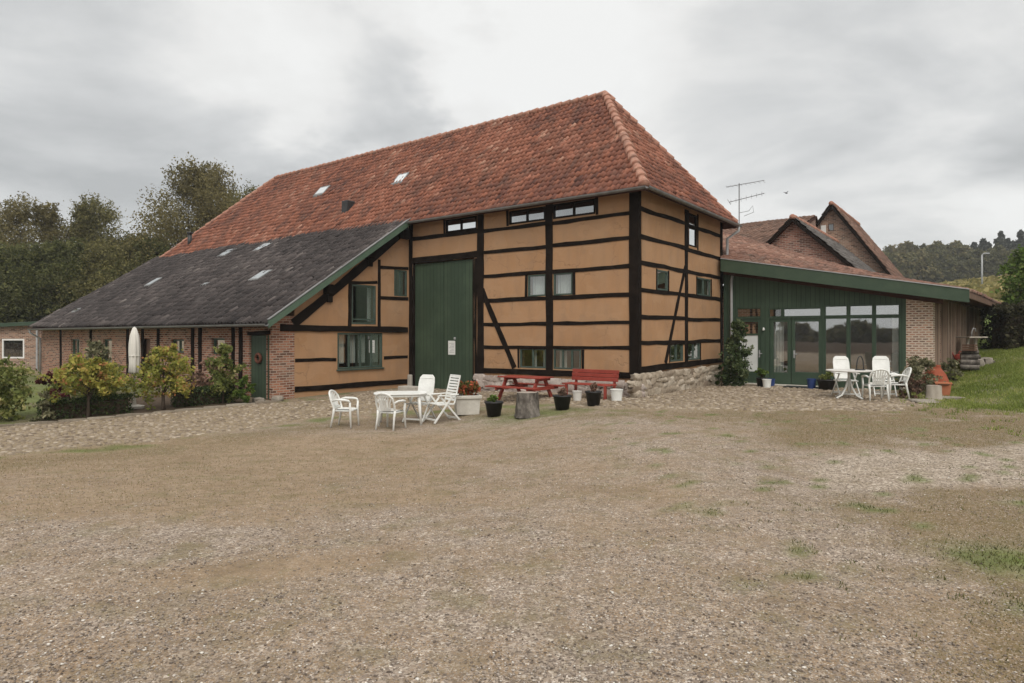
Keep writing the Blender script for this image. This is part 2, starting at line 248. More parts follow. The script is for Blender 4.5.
OFF={}
def link(o,parent=None):
    COL.objects.link(o)
    if parent is not None: o.parent=parent
    return o
def tag(o,label=None,cat=None,group=None,kind=None):
    if label: o['label']=label
    if cat: o['category']=cat
    if group: o['group']=group
    if kind: o['kind']=kind
    return o
def thing(name,label,cat,loc,rz=0,group=None):
    o=D.objects.new(name,None); o.empty_display_size=.2; link(o); o.location=loc; o.rotation_euler=(0,0,rz); return tag(o,label,cat,group)
class MB:
    def __init__(s): s.v=[]; s.f=[]; s.c=None
    def quad(s,*p):
        i=len(s.v); s.v+= [tuple(q) for q in p]; s.f.append(tuple(range(i,i+len(p)))); return s
    def hexa(s,p):   # 8 points: bottom 4 ccw, top 4 ccw
        i=len(s.v); s.v+=[tuple(q) for q in p]
        for q in ((3,2,1,0),(4,5,6,7),(0,1,5,4),(1,2,6,5),(2,3,7,6),(3,0,4,7)): s.f.append(tuple(i+k for k in q))
        return s
    def box(s,x0,x1,y0,y1,z0,z1):
        return s.hexa([(x0,y0,z0),(x1,y0,z0),(x1,y1,z0),(x0,y1,z0),(x0,y0,z1),(x1,y0,z1),(x1,y1,z1),(x0,y1,z1)])
    def bar(s,a,b,wd,th,up=(0,0,1)):   # rectangular bar between points
        a,b=Vector(a),Vector(b); d=(b-a).normalized(); u=Vector(up)
        if abs(d.dot(u))>.98: u=Vector((0,1,0))
        x=d.cross(u).normalized(); y=x.cross(d).normalized()
        c=[(-1,-1),(1,-1),(1,1),(-1,1)]
        return s.hexa([a+x*wd/2*p+y*th/2*q for p,q in c]+[b+x*wd/2*p+y*th/2*q for p,q in c])
    def tube(s,pts,r,n=8,cap=True):
        pts=[Vector(p) for p in pts]; rs=r if isinstance(r,(list,tuple)) else [r]*len(pts); base=len(s.v); px=None
        for k,p in enumerate(pts):
            d=(pts[min(k+1,len(pts)-1)]-pts[max(k-1,0)]).normalized()
            if px is None:
                u=Vector((0,0,1)) if abs(d.z)<.9 else Vector((1,0,0)); px=d.cross(u).normalized()
            else:
                px=(px-d*px.dot(d)).normalized()
            y=d.cross(px)
            for j in range(n):
                a=2*math.pi*j/n; s.v.append(tuple(p+(px*math.cos(a)+y*math.sin(a))*rs[k]))
        for k in range(len(pts)-1):
            for j in range(n):
                a=base+k*n+j; b=base+k*n+(j+1)%n; s.f.append((a,b,b+n,a+n))
        if cap:
            s.f.append(tuple(base+j for j in reversed(range(n)))); s.f.append(tuple(base+(len(pts)-1)*n+j for j in range(n)))
        return s
    def lathe(s,prof,n=20,cx=0,cy=0,jit=0):
        base=len(s.v)
        for k,(r,z) in enumerate(prof):
            for j in range(n):
                a=2*math.pi*j/n; q=1+(random.uniform(-jit,jit) if jit else 0); s.v.append((cx+r*q*math.cos(a),cy+r*q*math.sin(a),z))
        for k in range(len(prof)-1):
            for j in range(n):
                a=base+k*n+j; b=base+k*n+(j+1)%n; s.f.append((a,b,b+n,a+n))
        s.f.append(tuple(base+j for j in reversed(range(n)))); s.f.append(tuple(base+(len(prof)-1)*n+j for j in range(n)))
        return s
    def build(s,name,mat,parent=None,smooth=False,bevel=0,tagc=None):
        me=D.meshes.new(name); off=OFF.get(parent.name,(0,0,0)) if parent is not None else (0,0,0)
        v=s.v if off==(0,0,0) else [(a-off[0],b-off[1],c-off[2]) for a,b,c in s.v]
        me.from_pydata(v,[],s.f); me.materials.append(M[mat] if isinstance(mat,str) else mat)
        if smooth: me.polygons.foreach_set('use_smooth',[True]*len(me.polygons))
        me.update(); o=D.objects.new(name,me); link(o,parent)
        if bevel:
            b=o.modifiers.new('Bevel','BEVEL'); b.width=bevel; b.segments=2; b.limit_method='ANGLE'
        return o
def npmesh(name,V,F,mat,parent=None,col=None,smooth=False,attrs=None):
    V=np.asarray(V,dtype=np.float32).reshape(-1,3); F=np.asarray(F,dtype=np.int32); k=F.shape[1]
    if parent is not None and parent.name in OFF: V=V-np.array(OFF[parent.name],dtype=np.float32)
    me=D.meshes.new(name); me.vertices.add(len(V)); me.vertices.foreach_set('co',V.ravel())
    me.loops.add(F.size); me.loops.foreach_set('vertex_index',F.ravel()); me.polygons.add(len(F))
    me.polygons.foreach_set('loop_start',np.arange(0,F.size,k,dtype=np.int32))
    if smooth: me.polygons.foreach_set('use_smooth',np.ones(len(F),dtype=bool))
    me.update(calc_edges=True)
    A=dict(attrs or {})
    if col is not None: c=np.ones((len(V),4),dtype=np.float32); c[:,:3]=np.asarray(col,dtype=np.float32)[:,None]; A['Col']=c
    for n,c in A.items():
        at=me.color_attributes.new(n,'FLOAT_COLOR','POINT'); at.data.foreach_set('color',np.asarray(c,dtype=np.float32).ravel())
    me.materials.append(M[mat] if isinstance(mat,str) else mat)
    o=D.objects.new(name,me); link(o,parent); return o
# value noise
_T=np.random.default_rng(5).random((64,64))
def vnoise(x,y):
    xi=np.floor(x).astype(int); yi=np.floor(y).astype(int); fx=x-xi; fy=y-yi; fx=fx*fx*(3-2*fx); fy=fy*fy*(3-2*fy)
    g=lambda a,b:_T[a%64,b%64]
    return (g(xi,yi)*(1-fx)+g(xi+1,yi)*fx)*(1-fy)+(g(xi,yi+1)*(1-fx)+g(xi+1,yi+1)*fx)*fy
def fbm(x,y,o=4):
    s=0;a=.5;t=0
    for k in range(o): s=s+a*vnoise(x*2**k+17*k,y*2**k+31*k); t+=a; a*=.5
    return s/t
def S(t): t=np.clip(t,0,1); return t*t*(3-2*t)
def hz(x,y):
    x=np.asarray(x,dtype=float); y=np.asarray(y,dtype=float)
    z=-.4*S((2.5-x)/5)*S((y-4)/8)*(1-.6*S((y-14)/6))
    fy=S((y-8)/5); r=np.maximum(0,x-11.0)
    z=z+np.minimum(r,6)*.18*fy*S(r/1.5)
    far=S((y-14)/10)
    z=z+(np.clip(x-17,0,42)*.163+np.clip(x-59,0,70)*.09)*far
    z=z+((fbm(x*.35,y*.35)-.5)*.10+(fbm(x*1.1+5,y*1.1)-.5)*.035)*S((y-1)/3)*S((16-y)/3)
    return z
H=lambda x,y: float(hz(x,y))
def sdpoly(x,y,P):   # signed distance, negative inside
    d=np.full(x.shape,1e9); ins=np.zeros(x.shape,bool); n=len(P)
    for i in range(n):
        ax,ay=P[i]; bx,by=P[(i+1)%n]; ex,ey=bx-ax,by-ay; wx,wy=x-ax,y-ay
        t=np.clip((wx*ex+wy*ey)/(ex*ex+ey*ey),0,1); d=np.minimum(d,np.hypot(wx-t*ex,wy-t*ey))
        c=((ay>y)!=(by>y))&(x<(bx-ax)*(y-ay)/((by-ay) if by!=ay else 1e-9)+ax); ins^=c
    return np.where(ins,-d,d)
# ------------------------------------------------------------------ ground
COB=[(-15,11.6),(-6.9,17.75),(-5.4,18.4),(-3.6,22.6),(3.4,17.3),(7.3,22.6),(11.8,18.9),(10.9,16.2),(8.4,14.0),(5.4,14.1),(2.2,14.6),(.9,16.1),(-.85,17.0),(-3,16.6),(-5,15.3),(-6.9,12.5),(-8.4,10.7),(-12.5,6.5)]
PALE=[(3.3,7.9),(4.4,8.95),(7.1,9.5),(9.5,10.2),(8.3,7.6),(5.6,7.15),(3.65,6.95)]
BED=[(-15,11.7),(-6.95,17.85),(-8.5,18.6),(-26,33),(-30,20)]
def zones(x,y):
    n=fbm(x*1.3,y*1.3)-.5; n2=fbm(x*3.1+9,y*3.1)-.5; n3=fbm(x*.5+3,y*.5+7)
    dc=sdpoly(x,y,COB); cob=S(.5-(dc+n*.7)/.5)
    verge=np.exp(-((dc-.28)/.4)**2)*S((n+n2*.8+.05)*6)*S((3.5-x)/2)
    stumpg=np.exp(-(((x-.5)/1.3)**2+((y-14.6)/.9)**2))*S((n2+.25)*4)
    lawn=S((x-9.6+n*2.2)/1.6)*S((y-11.8+n*4.0)/3.2)*(.6+.4*S((n2+n*.6+.25)*5))
    bedg=S((-sdpoly(x,y,BED))/.15)
    lawnL=bedg*S((-10.8-x)/.8)*(.45+.4*S((n2+n+.3)*3))
    patch=np.exp(-(((x-3.72+n*.5)/.5)**2+((y-4.75)/.33)**2)*1.2)*S((n2+n+.35)*4)
    tuft=S((fbm(x*6.5,y*5.5,3)-.68)*12)*S((x-.6)/2)
    g=np.clip(np.maximum.reduce([lawn,verge*.75,stumpg*.8,patch*.95,lawnL,tuft*.75*S((y-2.6)/2)]),0,1)
    d1=S((x-2.6+n*3)/2.8)*S((y-8.8+n*2)/1.2)*S((15.5-y)/1.5)
    d2=S((x-1.9+n*1.8-(y-4)*.22)/1.2)*S((7.3-y+n*1.2)/.6)*.85
    d3=S((11.6-y)/1.0)*0
    band=np.exp(-((dc-1.1)/.9)**2)*.75
    rear=S((y-26)/3)
    dry=np.clip(np.maximum.reduce([d1*S((n+n2+.50)*3),d2*S((n+n2+.34)*3),band*S((n2+.3)*4)])*(1-g),0,1)
    dry=np.maximum(dry,rear*.9)
    pale=S(.5-(sdpoly(x,y,PALE)+n*.9)/.4)*S((n2+.36)*5); dry=dry*(1-.85*pale)
    sand=np.clip(S((2.2-x+n*3)/3)*S((y-5.2+n*3)/2)*S((13.8-y)/2)*(.35+.9*S((n3-.3)*3)),0,1)
    sand=np.maximum(sand,np.exp(-(((x+1.75)/.75)**2+((y-4.55-(x+1.75)*.25)/.3)**2)))
    cob=cob*(1-bedg); soil=np.clip(bedg*.9-lawnL,0,1); soil=np.maximum(soil,S((-y-5)/4)*(.75+.25*S((n3+.1)*3)))  # bed soil, plus dark ground added behind the camera to darken glass reflections
    return cob,g,dry,pale,sand,soil,dc
def axis(lo,hi,step,outlo,outhi):
    a=list(np.arange(lo,hi+1e-6,step)); s=step; x=hi
    while x<outhi: s*=1.22; x+=s; a.append(x)
    s=step; x=lo
    while x>outlo: s*=1.22; x-=s; a.insert(0,x)
    return np.array(a)
gx=axis(-16,18,.17,-280,280); gy=axis(2,25,.17,-230,280)
X,Y=np.meshgrid(gx,gy); Z=hz(X,Y); nx,ny=len(gx),len(gy)
idx=np.arange(nx*ny).reshape(ny,nx); F=np.stack([idx[:-1,:-1],idx[:-1,1:],idx[1:,1:],idx[1:,:-1]],-1).reshape(-1,4)
zc,zg,zd,zp,zs,zo,_=zones(X,Y)
one=np.ones_like(X)
ground=npmesh('ground',np.stack([X,Y,Z],-1),F,'ground',None,None,True,{'ZA':np.stack([zc,zg,zd,one],-1),'ZB':np.stack([zp,zs,zo,one],-1)})
tag(ground,kind='structure')
# cobbles: domed stones set in the strip along the buildings
def cobbles():
    st=.135; xs=np.arange(-16,12.5,st); ys=np.arange(6,23,st*.78)
    A,B=np.meshgrid(xs,ys); A=A+(np.arange(len(ys))%2)[:,None]*st*.5
    th=R(-37); c,s=math.cos(th),math.sin(th)
    a=A.ravel(); b=B.ravel(); a=a+RNG.normal(0,.034,a.shape); b=b+RNG.normal(0,.03,b.shape)
    z1=zones(a,b); keep=(RNG.random(a.shape)<S((z1[0]-.35+fbm(a*2,b*2)*.4-.2)*2.4)*.93)&(b/np.maximum(.1,1)>0); a,b=a[keep],b[keep]; n=len(a)
    k=8; ang=np.linspace(0,2*np.pi,k,endpoint=False)
    rx=st*.5*RNG.uniform(.55,1.2,n); ry=st*.4*RNG.uniform(.75,1.05,n); rot=RNG.normal(-.6,.7,n); hh=RNG.uniform(.006,.030,n)
    z0=hz(a,b); V=np.zeros((n,2*k+1,3))
    for lev,(sc,zf) in enumerate(((1,-.03),(.72,.75))):
        for j in range(k):
            q=RNG.uniform(.82,1.1,n); ex=np.sign(np.cos(ang[j]))*abs(np.cos(ang[j]))**.7; ey=np.sign(np.sin(ang[j]))*abs(np.sin(ang[j]))**.7
            lx=rx*sc*ex*q; ly=ry*sc*ey*q
            V[:,lev*k+j,0]=a+lx*np.cos(rot)-ly*np.sin(rot); V[:,lev*k+j,1]=b+lx*np.sin(rot)+ly*np.cos(rot); V[:,lev*k+j,2]=z0+(hh*zf if lev else -.03)
    V[:,2*k]=np.stack([a,b,z0+hh],-1)
    f=[]
    for j in range(k): f.append((j,(j+1)%k,k+(j+1)%k)); f.append((j,k+(j+1)%k,k+j)); f.append((k+j,k+(j+1)%k,2*k))
    f=np.array(f); F=(f[None]+(np.arange(n)*(2*k+1))[:,None,None]).reshape(-1,3)
    col=np.repeat(np.clip(RNG.normal(.5,.24,n),0,1),2*k+1)
    tag(npmesh('cobble_paving',V,F,'cobble',None,col,True),kind='structure')
cobbles()
def rock_mesh(cs,sizes,rots,nsub=2,rnd=RNG,jit=.14):
    # rounded boxy stones, deformed cubes
    g=np.linspace(-1,1,nsub+2); P=[];FF=[]
    mm=len(g)
    for ax in range(3):
        for sg in (-1,1):
            base=len(P)
            for i in g:
                for j in g:
                    q=[0,0,0]; q[ax]=sg; q[(ax+1)%3]=i; q[(ax+2)%3]=j; P.append(q)
            for i in range(mm-1):
                for j in range(mm-1):
                    t=(base+i*mm+j,base+(i+1)*mm+j,base+(i+1)*mm+j+1,base+i*mm+j+1); FF.append(t if sg>0 else t[::-1])
    P=np.array(P,float); nrm=np.linalg.norm(P,axis=1,keepdims=True); P=P*.55+P/nrm*.55*1.05
    n=len(cs); V=np.zeros((n,len(P),3))
    key=(np.round(P*7).astype(int)@np.array([73,179,283]))%997
    for i in range(n):
        tb=rnd.normal(0,jit,(997,3)); q=(P+tb[key])*np.array(sizes[i])
        a,b=rots[i][0],rots[i][1]; ca,sa=math.cos(a),math.sin(a); cb,sb=math.cos(b),math.sin(b)
        q=q@np.array([[ca,sa,0],[-sa,ca,0],[0,0,1]]) if True else q
        q=q@np.array([[1,0,0],[0,cb,sb],[0,-sb,cb]]); V[i]=q+np.array(cs[i])
    F=(np.array(FF)[None]+(np.arange(n)*len(P))[:,None,None]).reshape(-1,4)
    return V.reshape(-1,3),F,len(P)
# ------------------------------------------------------------------ barn frame: u along the long front, v towards the yard
C0=(3.36,17.2); D1=(-.79747,.60336); D2=(.60336,.79747); RZ=math.atan2(D1[1],D1[0])
def W(u,v): return (C0[0]+u*D1[0]-v*D2[0],C0[1]+u*D1[1]-v*D2[1])
def bthing(name,label,cat,u=0,v=0,z=0,group=None):
    x,y=W(u,v); o=thing(name,label,cat,(x,y,z),RZ,group); OFF[o.name]=(u,v,z); return o
U1,V1=8.70,5.30
FA=lambda s,w,z:(s,w,z)
GA=lambda s,w,z:(-w,s,z)
EN=lambda s,w,z:(U1-w,s,z)
AF=lambda s,w,z:(s,V1+w,z)
GR=lambda s,w,z:(s,-6.5+w,z)
def clip(poly,a,b,c):
    out=[]
    for i in range(len(poly)):
        p,q=poly[i],poly[(i+1)%len(poly)]; dp=a*p[0]+b*p[1]-c; dq=a*q[0]+b*q[1]-c
        if dp<=0: out.append(p)
        if dp*dq<0: t=dp/(dp-dq); out.append((p[0]+t*(q[0]-p[0]),p[1]+t*(q[1]-p[1])))
    return out
def wall(mb,P,s0,s1,z0,z1,holes=(),th=.25,clips=()):
    ss=sorted({s0,s1,*[h[0] for h in holes],*[h[1] for h in holes]}); zs=sorted({z0,z1,*[h[2] for h in holes],*[h[3] for h in holes]})
    for i in range(len(ss)-1):
        for j in range(len(zs)-1):
            a,b,c,d=ss[i],ss[i+1],zs[j],zs[j+1]; m=((a+b)/2,(c+d)/2)
            if any(h[0]<m[0]<h[1] and h[2]<m[1]<h[3] for h in holes): continue
            pl=[(a,c),(b,c),(b,d),(a,d)]
            for k in clips:
                pl=clip(pl,*k)
                if len(pl)<3: break
            if len(pl)<3: continue
            mb.quad(*[P(s,0,z) for s,z in pl]); mb.quad(*[P(s,-th,z) for s,z in reversed(pl)])
    for a,b,c,d in holes:
        for p,q in (((a,c),(b,c)),((b,c),(b,d)),((b,d),(a,d)),((a,d),(a,c))):
            mb.quad(P(p[0],0,p[1]),P(q[0],0,q[1]),P(q[0],-th,q[1]),P(p[0],-th,p[1]))
    # outer rim
    for p,q in (((s0,z0),(s1,z0)),((s0,z0),(s0,z1)),((s1,z0),(s1,z1))):
        if clips and q[1]==z1: continue
        mb.quad(P(p[0],0,p[1]),P(q[0],0,q[1]),P(q[0],-th,q[1]),P(p[0],-th,p[1]))
def beam(P,a,b,wd,w0=-.04,w1=.022,parent=None,name='beam',mat='timber',jit=.013,seg=.45):
    # hand-hewn timber lying in a wall plane from (s,z) a to b
    a=Vector(a); b=Vector(b); L=(b-a).length; n=max(1,int(L/seg)); d=(b-a)/L; nn=Vector((-d.y,d.x)); mb=MB(); wv=random.uniform(-1,1)
    prev=None; r=[]
    for k in range(n+1):
        t=k/n; c=a+d*L*t+nn*(math.sin(t*math.pi*1.3+wv*3)*.012*wv if 0<k<n else 0); h1=wd/2+random.uniform(-jit,jit); h2=wd/2+random.uniform(-jit,jit)
        lo=c-nn*h1; hi=c+nn*h2; i=len(mb.v); q=w1+random.uniform(-.004,.004)
        mb.v+=[P(lo.x,w0,lo.y),P(lo.x,q,lo.y),P(hi.x,q,hi.y),P(hi.x,w0,hi.y)]; r.append(i)
    for i,j in zip(r,r[1:]):
        for k in range(4): mb.f.append((i+k,i+(k+1)%4,j+(k+1)%4,j+k))
    mb.f.append((r[0]+3,r[0]+2,r[0]+1,r[0])); mb.f.append((r[-1],r[-1]+1,r[-1]+2,r[-1]+3))
    return mb.build(name,mat,parent)
def pbox(mb,P,s0,s1,w0,w1,z0,z1):
    return mb.hexa([P(s0,w0,z0),P(s1,w0,z0),P(s1,w1,z0),P(s0,w1,z0),P(s0,w0,z1),P(s1,w0,z1),P(s1,w1,z1),P(s0,w1,z1)])
def window(P,s0,s1,z0,z1,cols,parent,rows=(),fm='green_frame',gm='glass',fw=.05,deep=-.03,curtain=None,name='window',sill=False):
    mb=MB(); g=.002
    pbox(mb,P,s0+g,s0+fw,deep-.04,deep+.03,z0+g,z1-g); pbox(mb,P,s1-fw,s1-g,deep-.04,deep+.03,z0+g,z1-g)
    pbox(mb,P,s0+fw,s1-fw,deep-.04,deep+.03,z0+g,z0+fw); pbox(mb,P,s0+fw,s1-fw,deep-.04,deep+.03,z1-fw,z1-g)
    for k in range(1,cols):
        c=s0+(s1-s0)*k/cols; pbox(mb,P,c-fw*.55,c+fw*.55,deep-.035,deep+.025,z0+fw,z1-fw)
    for r in rows: pbox(mb,P,s0+fw,s1-fw,deep-.03,deep+.02,r-fw*.4,r+fw*.4)
    o=mb.build(name,fm,parent,bevel=.006)
    OFFo=OFF.get(parent.name,(0,0,0)); OFF[o.name]=OFFo
    p=MB(); p.quad(P(s0+fw*.6,deep-.005,z0+fw*.6),P(s1-fw*.6,deep-.005,z0+fw*.6),P(s1-fw*.6,deep-.005,z1-fw*.6),P(s0+fw*.6,deep-.005,z1-fw*.6)); p.build('pane',gm,o)
    if curtain:
        for (a,b,zt,zb) in curtain:
            c=MB(); n=max(6,int((b-a)/.03)); 
            for k in range(n):
                x0=a+(b-a)*k/n; x1=a+(b-a)*(k+1)/n; d0=-.16+.025*math.sin(k*1.9); d1=-.16+.025*math.sin((k+1)*1.9)
                c.quad(P(x0,deep+d0,zb),P(x1,deep+d1,zb),P(x1,deep+d1,zt),P(x0,deep+d0,zt))
            c.build('curtain','curtain',o,True)
    if sill:
        m=MB(); pbox(m,P,s0-.04,s1+.04,-.1,.06,z0-.05,z0-.002); m.build('sill',fm,o,bevel=.006)
    return o
def tiles(name,P00,P10,P01,P11,mat,parent,inside=None,tw=.185,tl=.245,amp=.038,mean=.55,sd=.2,lift=.03,drop=.03):
    P00,P10,P01,P11=[np.array(p,float) for p in (P00,P10,P01,P11)]
    L=max(np.linalg.norm(P10-P00),np.linalg.norm(P11-P01)); Sl=max(np.linalg.norm(P01-P00),np.linalg.norm(P11-P10))
    nrm=np.cross(P10-P00,P01-P00); nrm/=np.linalg.norm(nrm)
    if nrm[2]<0: nrm=-nrm
    na=int(math.ceil(L/tw)); nb=int(math.ceil(Sl/tl))
    a,b=np.meshgrid(np.arange(na)/na,np.arange(nb)/nb); a=a.ravel(); b=b.ravel()
    def PT(a,b): a=a[...,None]; b=b[...,None]; return P00*(1-a)*(1-b)+P10*a*(1-b)+P01*(1-a)*b+P11*a*b
    cen=PT(a+.5/na,b+.5/nb)
    if inside is not None: k=inside(cen); a,b=a[k],b[k]
    n=len(a); ja=RNG.normal(0,.010/L,n); jb=RNG.normal(0,.010/Sl,n); tilt=RNG.normal(0,.008,n)
    prof=np.array([0,.75,1,.6,.12,.0,.25])*amp; xs=np.linspace(0,1.06,7)
    slip=RNG.random(n)<.018; jb=jb-slip*RNG.uniform(.02,.10,n)/Sl; tilt=tilt+slip*.01+(fbm(a*L*.28+7,b*Sl*.28+2)-.42)*.10+(fbm(a*L*.9,b*Sl*.9)-.5)*.03
    V=np.zeros((n,3,7,3))
    for k in range(7):
        aa=a+ja+xs[k]/na; skew=(xs[k]-.5)*RNG.normal(0,.006/Sl)
        lo=PT(aa,b+jb-.12/nb+skew); hi=PT(aa,np.minimum(b+jb+1.02/nb,1.0)); lf=(lift+tilt+prof[k])[:,None] if True else 0
        V[:,0,k]=lo+nrm*(tilt+prof[k]-drop)[:,None]; V[:,1,k]=lo+nrm*(lift+tilt+prof[k])[:,None]; V[:,2,k]=hi+nrm[None]*(prof[k]+.002+tilt*.9)[:,None]
    f=[]
    for r in range(2):
        for k in range(6): f.append((r*7+k,r*7+k+1,(r+1)*7+k+1,(r+1)*7+k))
    F=(np.array(f)[None]+(np.arange(n)*21)[:,None,None]).reshape(-1,4)
    cl=np.clip(RNG.normal(mean,sd,n)+(fbm(a*na*.07+3,b*nb*.1)-.5)*.75,0,1)
    return npmesh(name,V,F,mat,parent,np.repeat(cl,21),False)
def ridge(mb,a,b,r=.12,step=.34):
    a=Vector(a); b=Vector(b); L=(b-a).length; n=max(1,int(L/step)); d=(b-a)/L
    for k in range(n):
        j=Vector((random.uniform(-.01,.01) for _ in range(3)))
        p=a+d*(L*k/n)+j; q=a+d*(L*(k+1)/n+.04)+j; mb.tube([p,p+d*.03,q],[r*1.2,r*1.24,r*.84],10)
    return mb
def slab(mb,pts,th,dn=(0,0,-1)):
    n=len(pts); i=len(mb.v); mb.v+=[tuple(p) for p in pts]+[(p[0]+dn[0]*th,p[1]+dn[1]*th,p[2]+dn[2]*th) for p in pts]
    mb.f.append(tuple(range(i,i+n))); mb.f.append(tuple(reversed(range(i+n,i+2*n))))
    for k in range(n): mb.f.append((i+k,i+n+k,i+n+(k+1)%n,i+(k+1)%n))
    return mb
# ------------------------------------------------------------------ the barn
barn=bthing('timber_framed_barn','large ochre barn with black timber framing, red tiled hip roof and a grey tiled lean-to','barn')
BW=6.56
win=dict(w1=(5.62,6.98,5.03,5.47),w2=(2.98,4.33,5.03,5.45),w3=(1.3,2.72,5.03,5.47),m1=(2.96,3.62,2.80,3.45),m2=(2.05,2.70,2.80,3.45),l1=(2.96,3.92,.66,1.25),l2=(1.76,2.70,.66,1.25))
mb=MB(); wall(mb,FA,0,U1,-.35,5.6,[*win.values(),(5.74,8.53,-.30,4.13)]); 
gw=dict(a=(-1.95,-1.2,2.92,3.5),b=(-5.42,-4.2,2.92,3.5),t=(-4.2,-3.52,4.42,5.45),wl=(-3.08,-2.1,.86,1.42),wr=(-4.45,-3.42,.86,1.42))
wall(mb,GA,-BW,-.002,-.35,5.6,list(gw.values()))
wall(mb,lambda s,w,z:(s,-BW-w,z),-.002,26,-.35,5.6); wall(mb,lambda s,w,z:(25.9+w,s,z),-BW,5.2,-.35,5.6,(),.25,[(.671,1,5.6)])
mb.build('wall','plaster',barn)
ew=dict(u=(1.5,2.5,1.99,3.27),s=(.10,.70,2.98,3.88),l=(1.22,3.05,.58,1.72))
mb=MB(); wall(mb,EN,.002,4.58,-.35,5.62,list(ew.values()),.25,[(.671,1,5.66)]); mb.build('lean_to_end_wall','plaster',barn)
mb=MB(); wall(mb,EN,4.581,V1-.003,-.45,2.2,(),.3,[(.671,1,5.60)])
fw=[(22.55,23.46,.5,1.48),(19.4,20.22,.5,1.49),(13.78,14.67,1.05,1.51),(11.24,12.02,1.05,1.55),(16.2,16.9,-.3,1.52),(8.84,9.88,-.35,1.66)]
wall(mb,AF,U1+.003,26.85,-.5,1.93,fw,.28)
wall(mb,lambda s,w,z:(26.85+w,s,z),0,V1-.01,-.5,5.6,(),.25,[(.671,1,5.60)])
mb.build('brick_wall','brick',barn)
# timbers of the long front
bt=lambda *a,**k: beam(*a,parent=barn,**k)
bt(FA,(.11,.62),(.11,5.55),.27,w1=.036,jit=.006); bt(FA,(2.84,.62),(2.84,5.5),.24); bt(FA,(5.46,.42),(5.46,5.55),.26,w1=.03); bt(FA,(8.60,-.1),(8.60,5.5),.17,w1=.03)
for zz_,wd in ((4.93,.13),(4.25,.135),(3.5,.135),(2.74,.135),(1.99,.12),(1.29,.12)):
    bt(FA,(.25,zz_+random.uniform(-.015,.015)),(2.72,zz_+random.uniform(-.02,.02)),wd*.86,w1=.016); bt(FA,(2.96,zz_+random.uniform(-.015,.015)),(5.33,zz_+random.uniform(-.02,.02)),wd*.86,w1=.016)
bt(FA,(-.05,.565),(5.6,.53),.17,w1=.045)
bt(FA,(5.59,4.97),(8.52,4.97),.13,w1=.016); bt(FA,(5.59,4.23),(8.52,4.22),.2,w1=.026)
bt(FA,(5.40,3.1),(4.12,.65),.17,w0=-.03,w1=.02)
for s in (7.03,4.38,1.25): bt(FA,(s,5.0),(s,5.5),.09,w1=.012)
for a in (3.67,1.99): bt(FA,(a,2.8),(a,3.45),.09,w1=.012)
bt(FA,(1.70,.65),(1.70,1.24),.1,w1=.012); bt(FA,(3.97,.65),(3.97,1.24),.06,w1=.010)
bt(FA,(5.66,-.1),(5.66,4.1),.1,w1=.020)
bt(FA,(8.50,-.2),(8.50,4.12),.07,w0=-.14,w1=-.005,jit=.003); bt(FA,(5.77,-.2),(5.77,4.12),.07,w0=-.14,w1=-.005,jit=.003)
# timbers of the gable end
bt(GA,(-.05,.75),(-.05,5.55),.165,w1=.033,jit=.004); bt(GA,(-3.30,.8),(-3.30,5.5),.22); bt(GA,(-6.42,.75),(-6.42,5.55),.2,w1=.028)
for zz_ in (5.05,4.30,3.60,2.87,2.15,1.44):
    bt(GA,(-.12,zz_+random.uniform(-.02,.02)),(-3.19,zz_+random.uniform(-.02,.02)),.12,w1=.014); bt(GA,(-3.41,zz_+random.uniform(-.02,.02)),(-6.32,zz_+random.uniform(-.02,.02)),.12,w1=.014)
bt(GA,(.0,.72),(-6.52,.78),.17,w1=.045); bt(GA,(-3.22,3.75),(-1.75,.85),.15,w0=-.03,w1=.019)
for s,a,b in ((-1.16,2.9,3.52),(-1.99,2.9,3.52),(-4.16,2.9,3.52),(-5.46,2.9,3.52),(-2.06,.84,1.4),(-4.49,.84,1.4)): bt(GA,(s,a),(s,b),.08,w1=.010)
bt(GA,(-3.45,4.3),(-3.45,5.5),.08,w1=.012); bt(GA,(-4.25,4.36),(-4.25,5.5),.09,w1=.012)
# lean-to end timbers
bt(EN,(5.05,1.86),(.1,1.83),.19,w1=.05); bt(EN,(4.62,1.98),(.06,5.36),.26,w1=.032); bt(EN,(1.37,1.93),(1.37,4.15),.12,w1=.014)
bt(EN,(1.31,3.90),(.05,3.95),.1,w1=.014); bt(EN,(1.31,2.89),(.05,2.91),.12,w1=.014); bt(EN,(2.58,1.93),(2.56,3.33),.13,w1=.014); bt(EN,(2.55,3.31),(1.44,3.38),.1,w1=.012)
bt(EN,(4.56,.91),(3.1,.89),.11,w1=.012); bt(EN,(1.16,.88),(.08,.89),.11,w1=.012); bt(EN,(4.57,.06),(.04,.04),.16,w1=.022)
for s,z in ((1.86,4.28),(3.45,3.05)):
    m=MB(); pbox(m,EN,s-.13,s+.13,-.1,.20,z-.16,z+.14); m.build('purlin_end','timber',barn,bevel=.02)
    m=MB(); pbox(m,EN,s-.17,s+.02,.0,.09,z-.40,z-.165); m.build('purlin_end','timber',barn,bevel=.02)
m=MB(); pbox(m,EN,.12,.5,.0,.22,4.95,5.25); m.build('purlin_end','timber',barn,bevel=.02)
# lean-to front posts
for s in (24.58,21.38,18.0,16.77,15.57,13.18,12.70,10.73,10.32): bt(AF,(s,-.2),(s,1.88),.17,w1=.03,jit=.014)
bt(AF,(8.78,1.72),(9.95,1.70),.1,w1=.02)
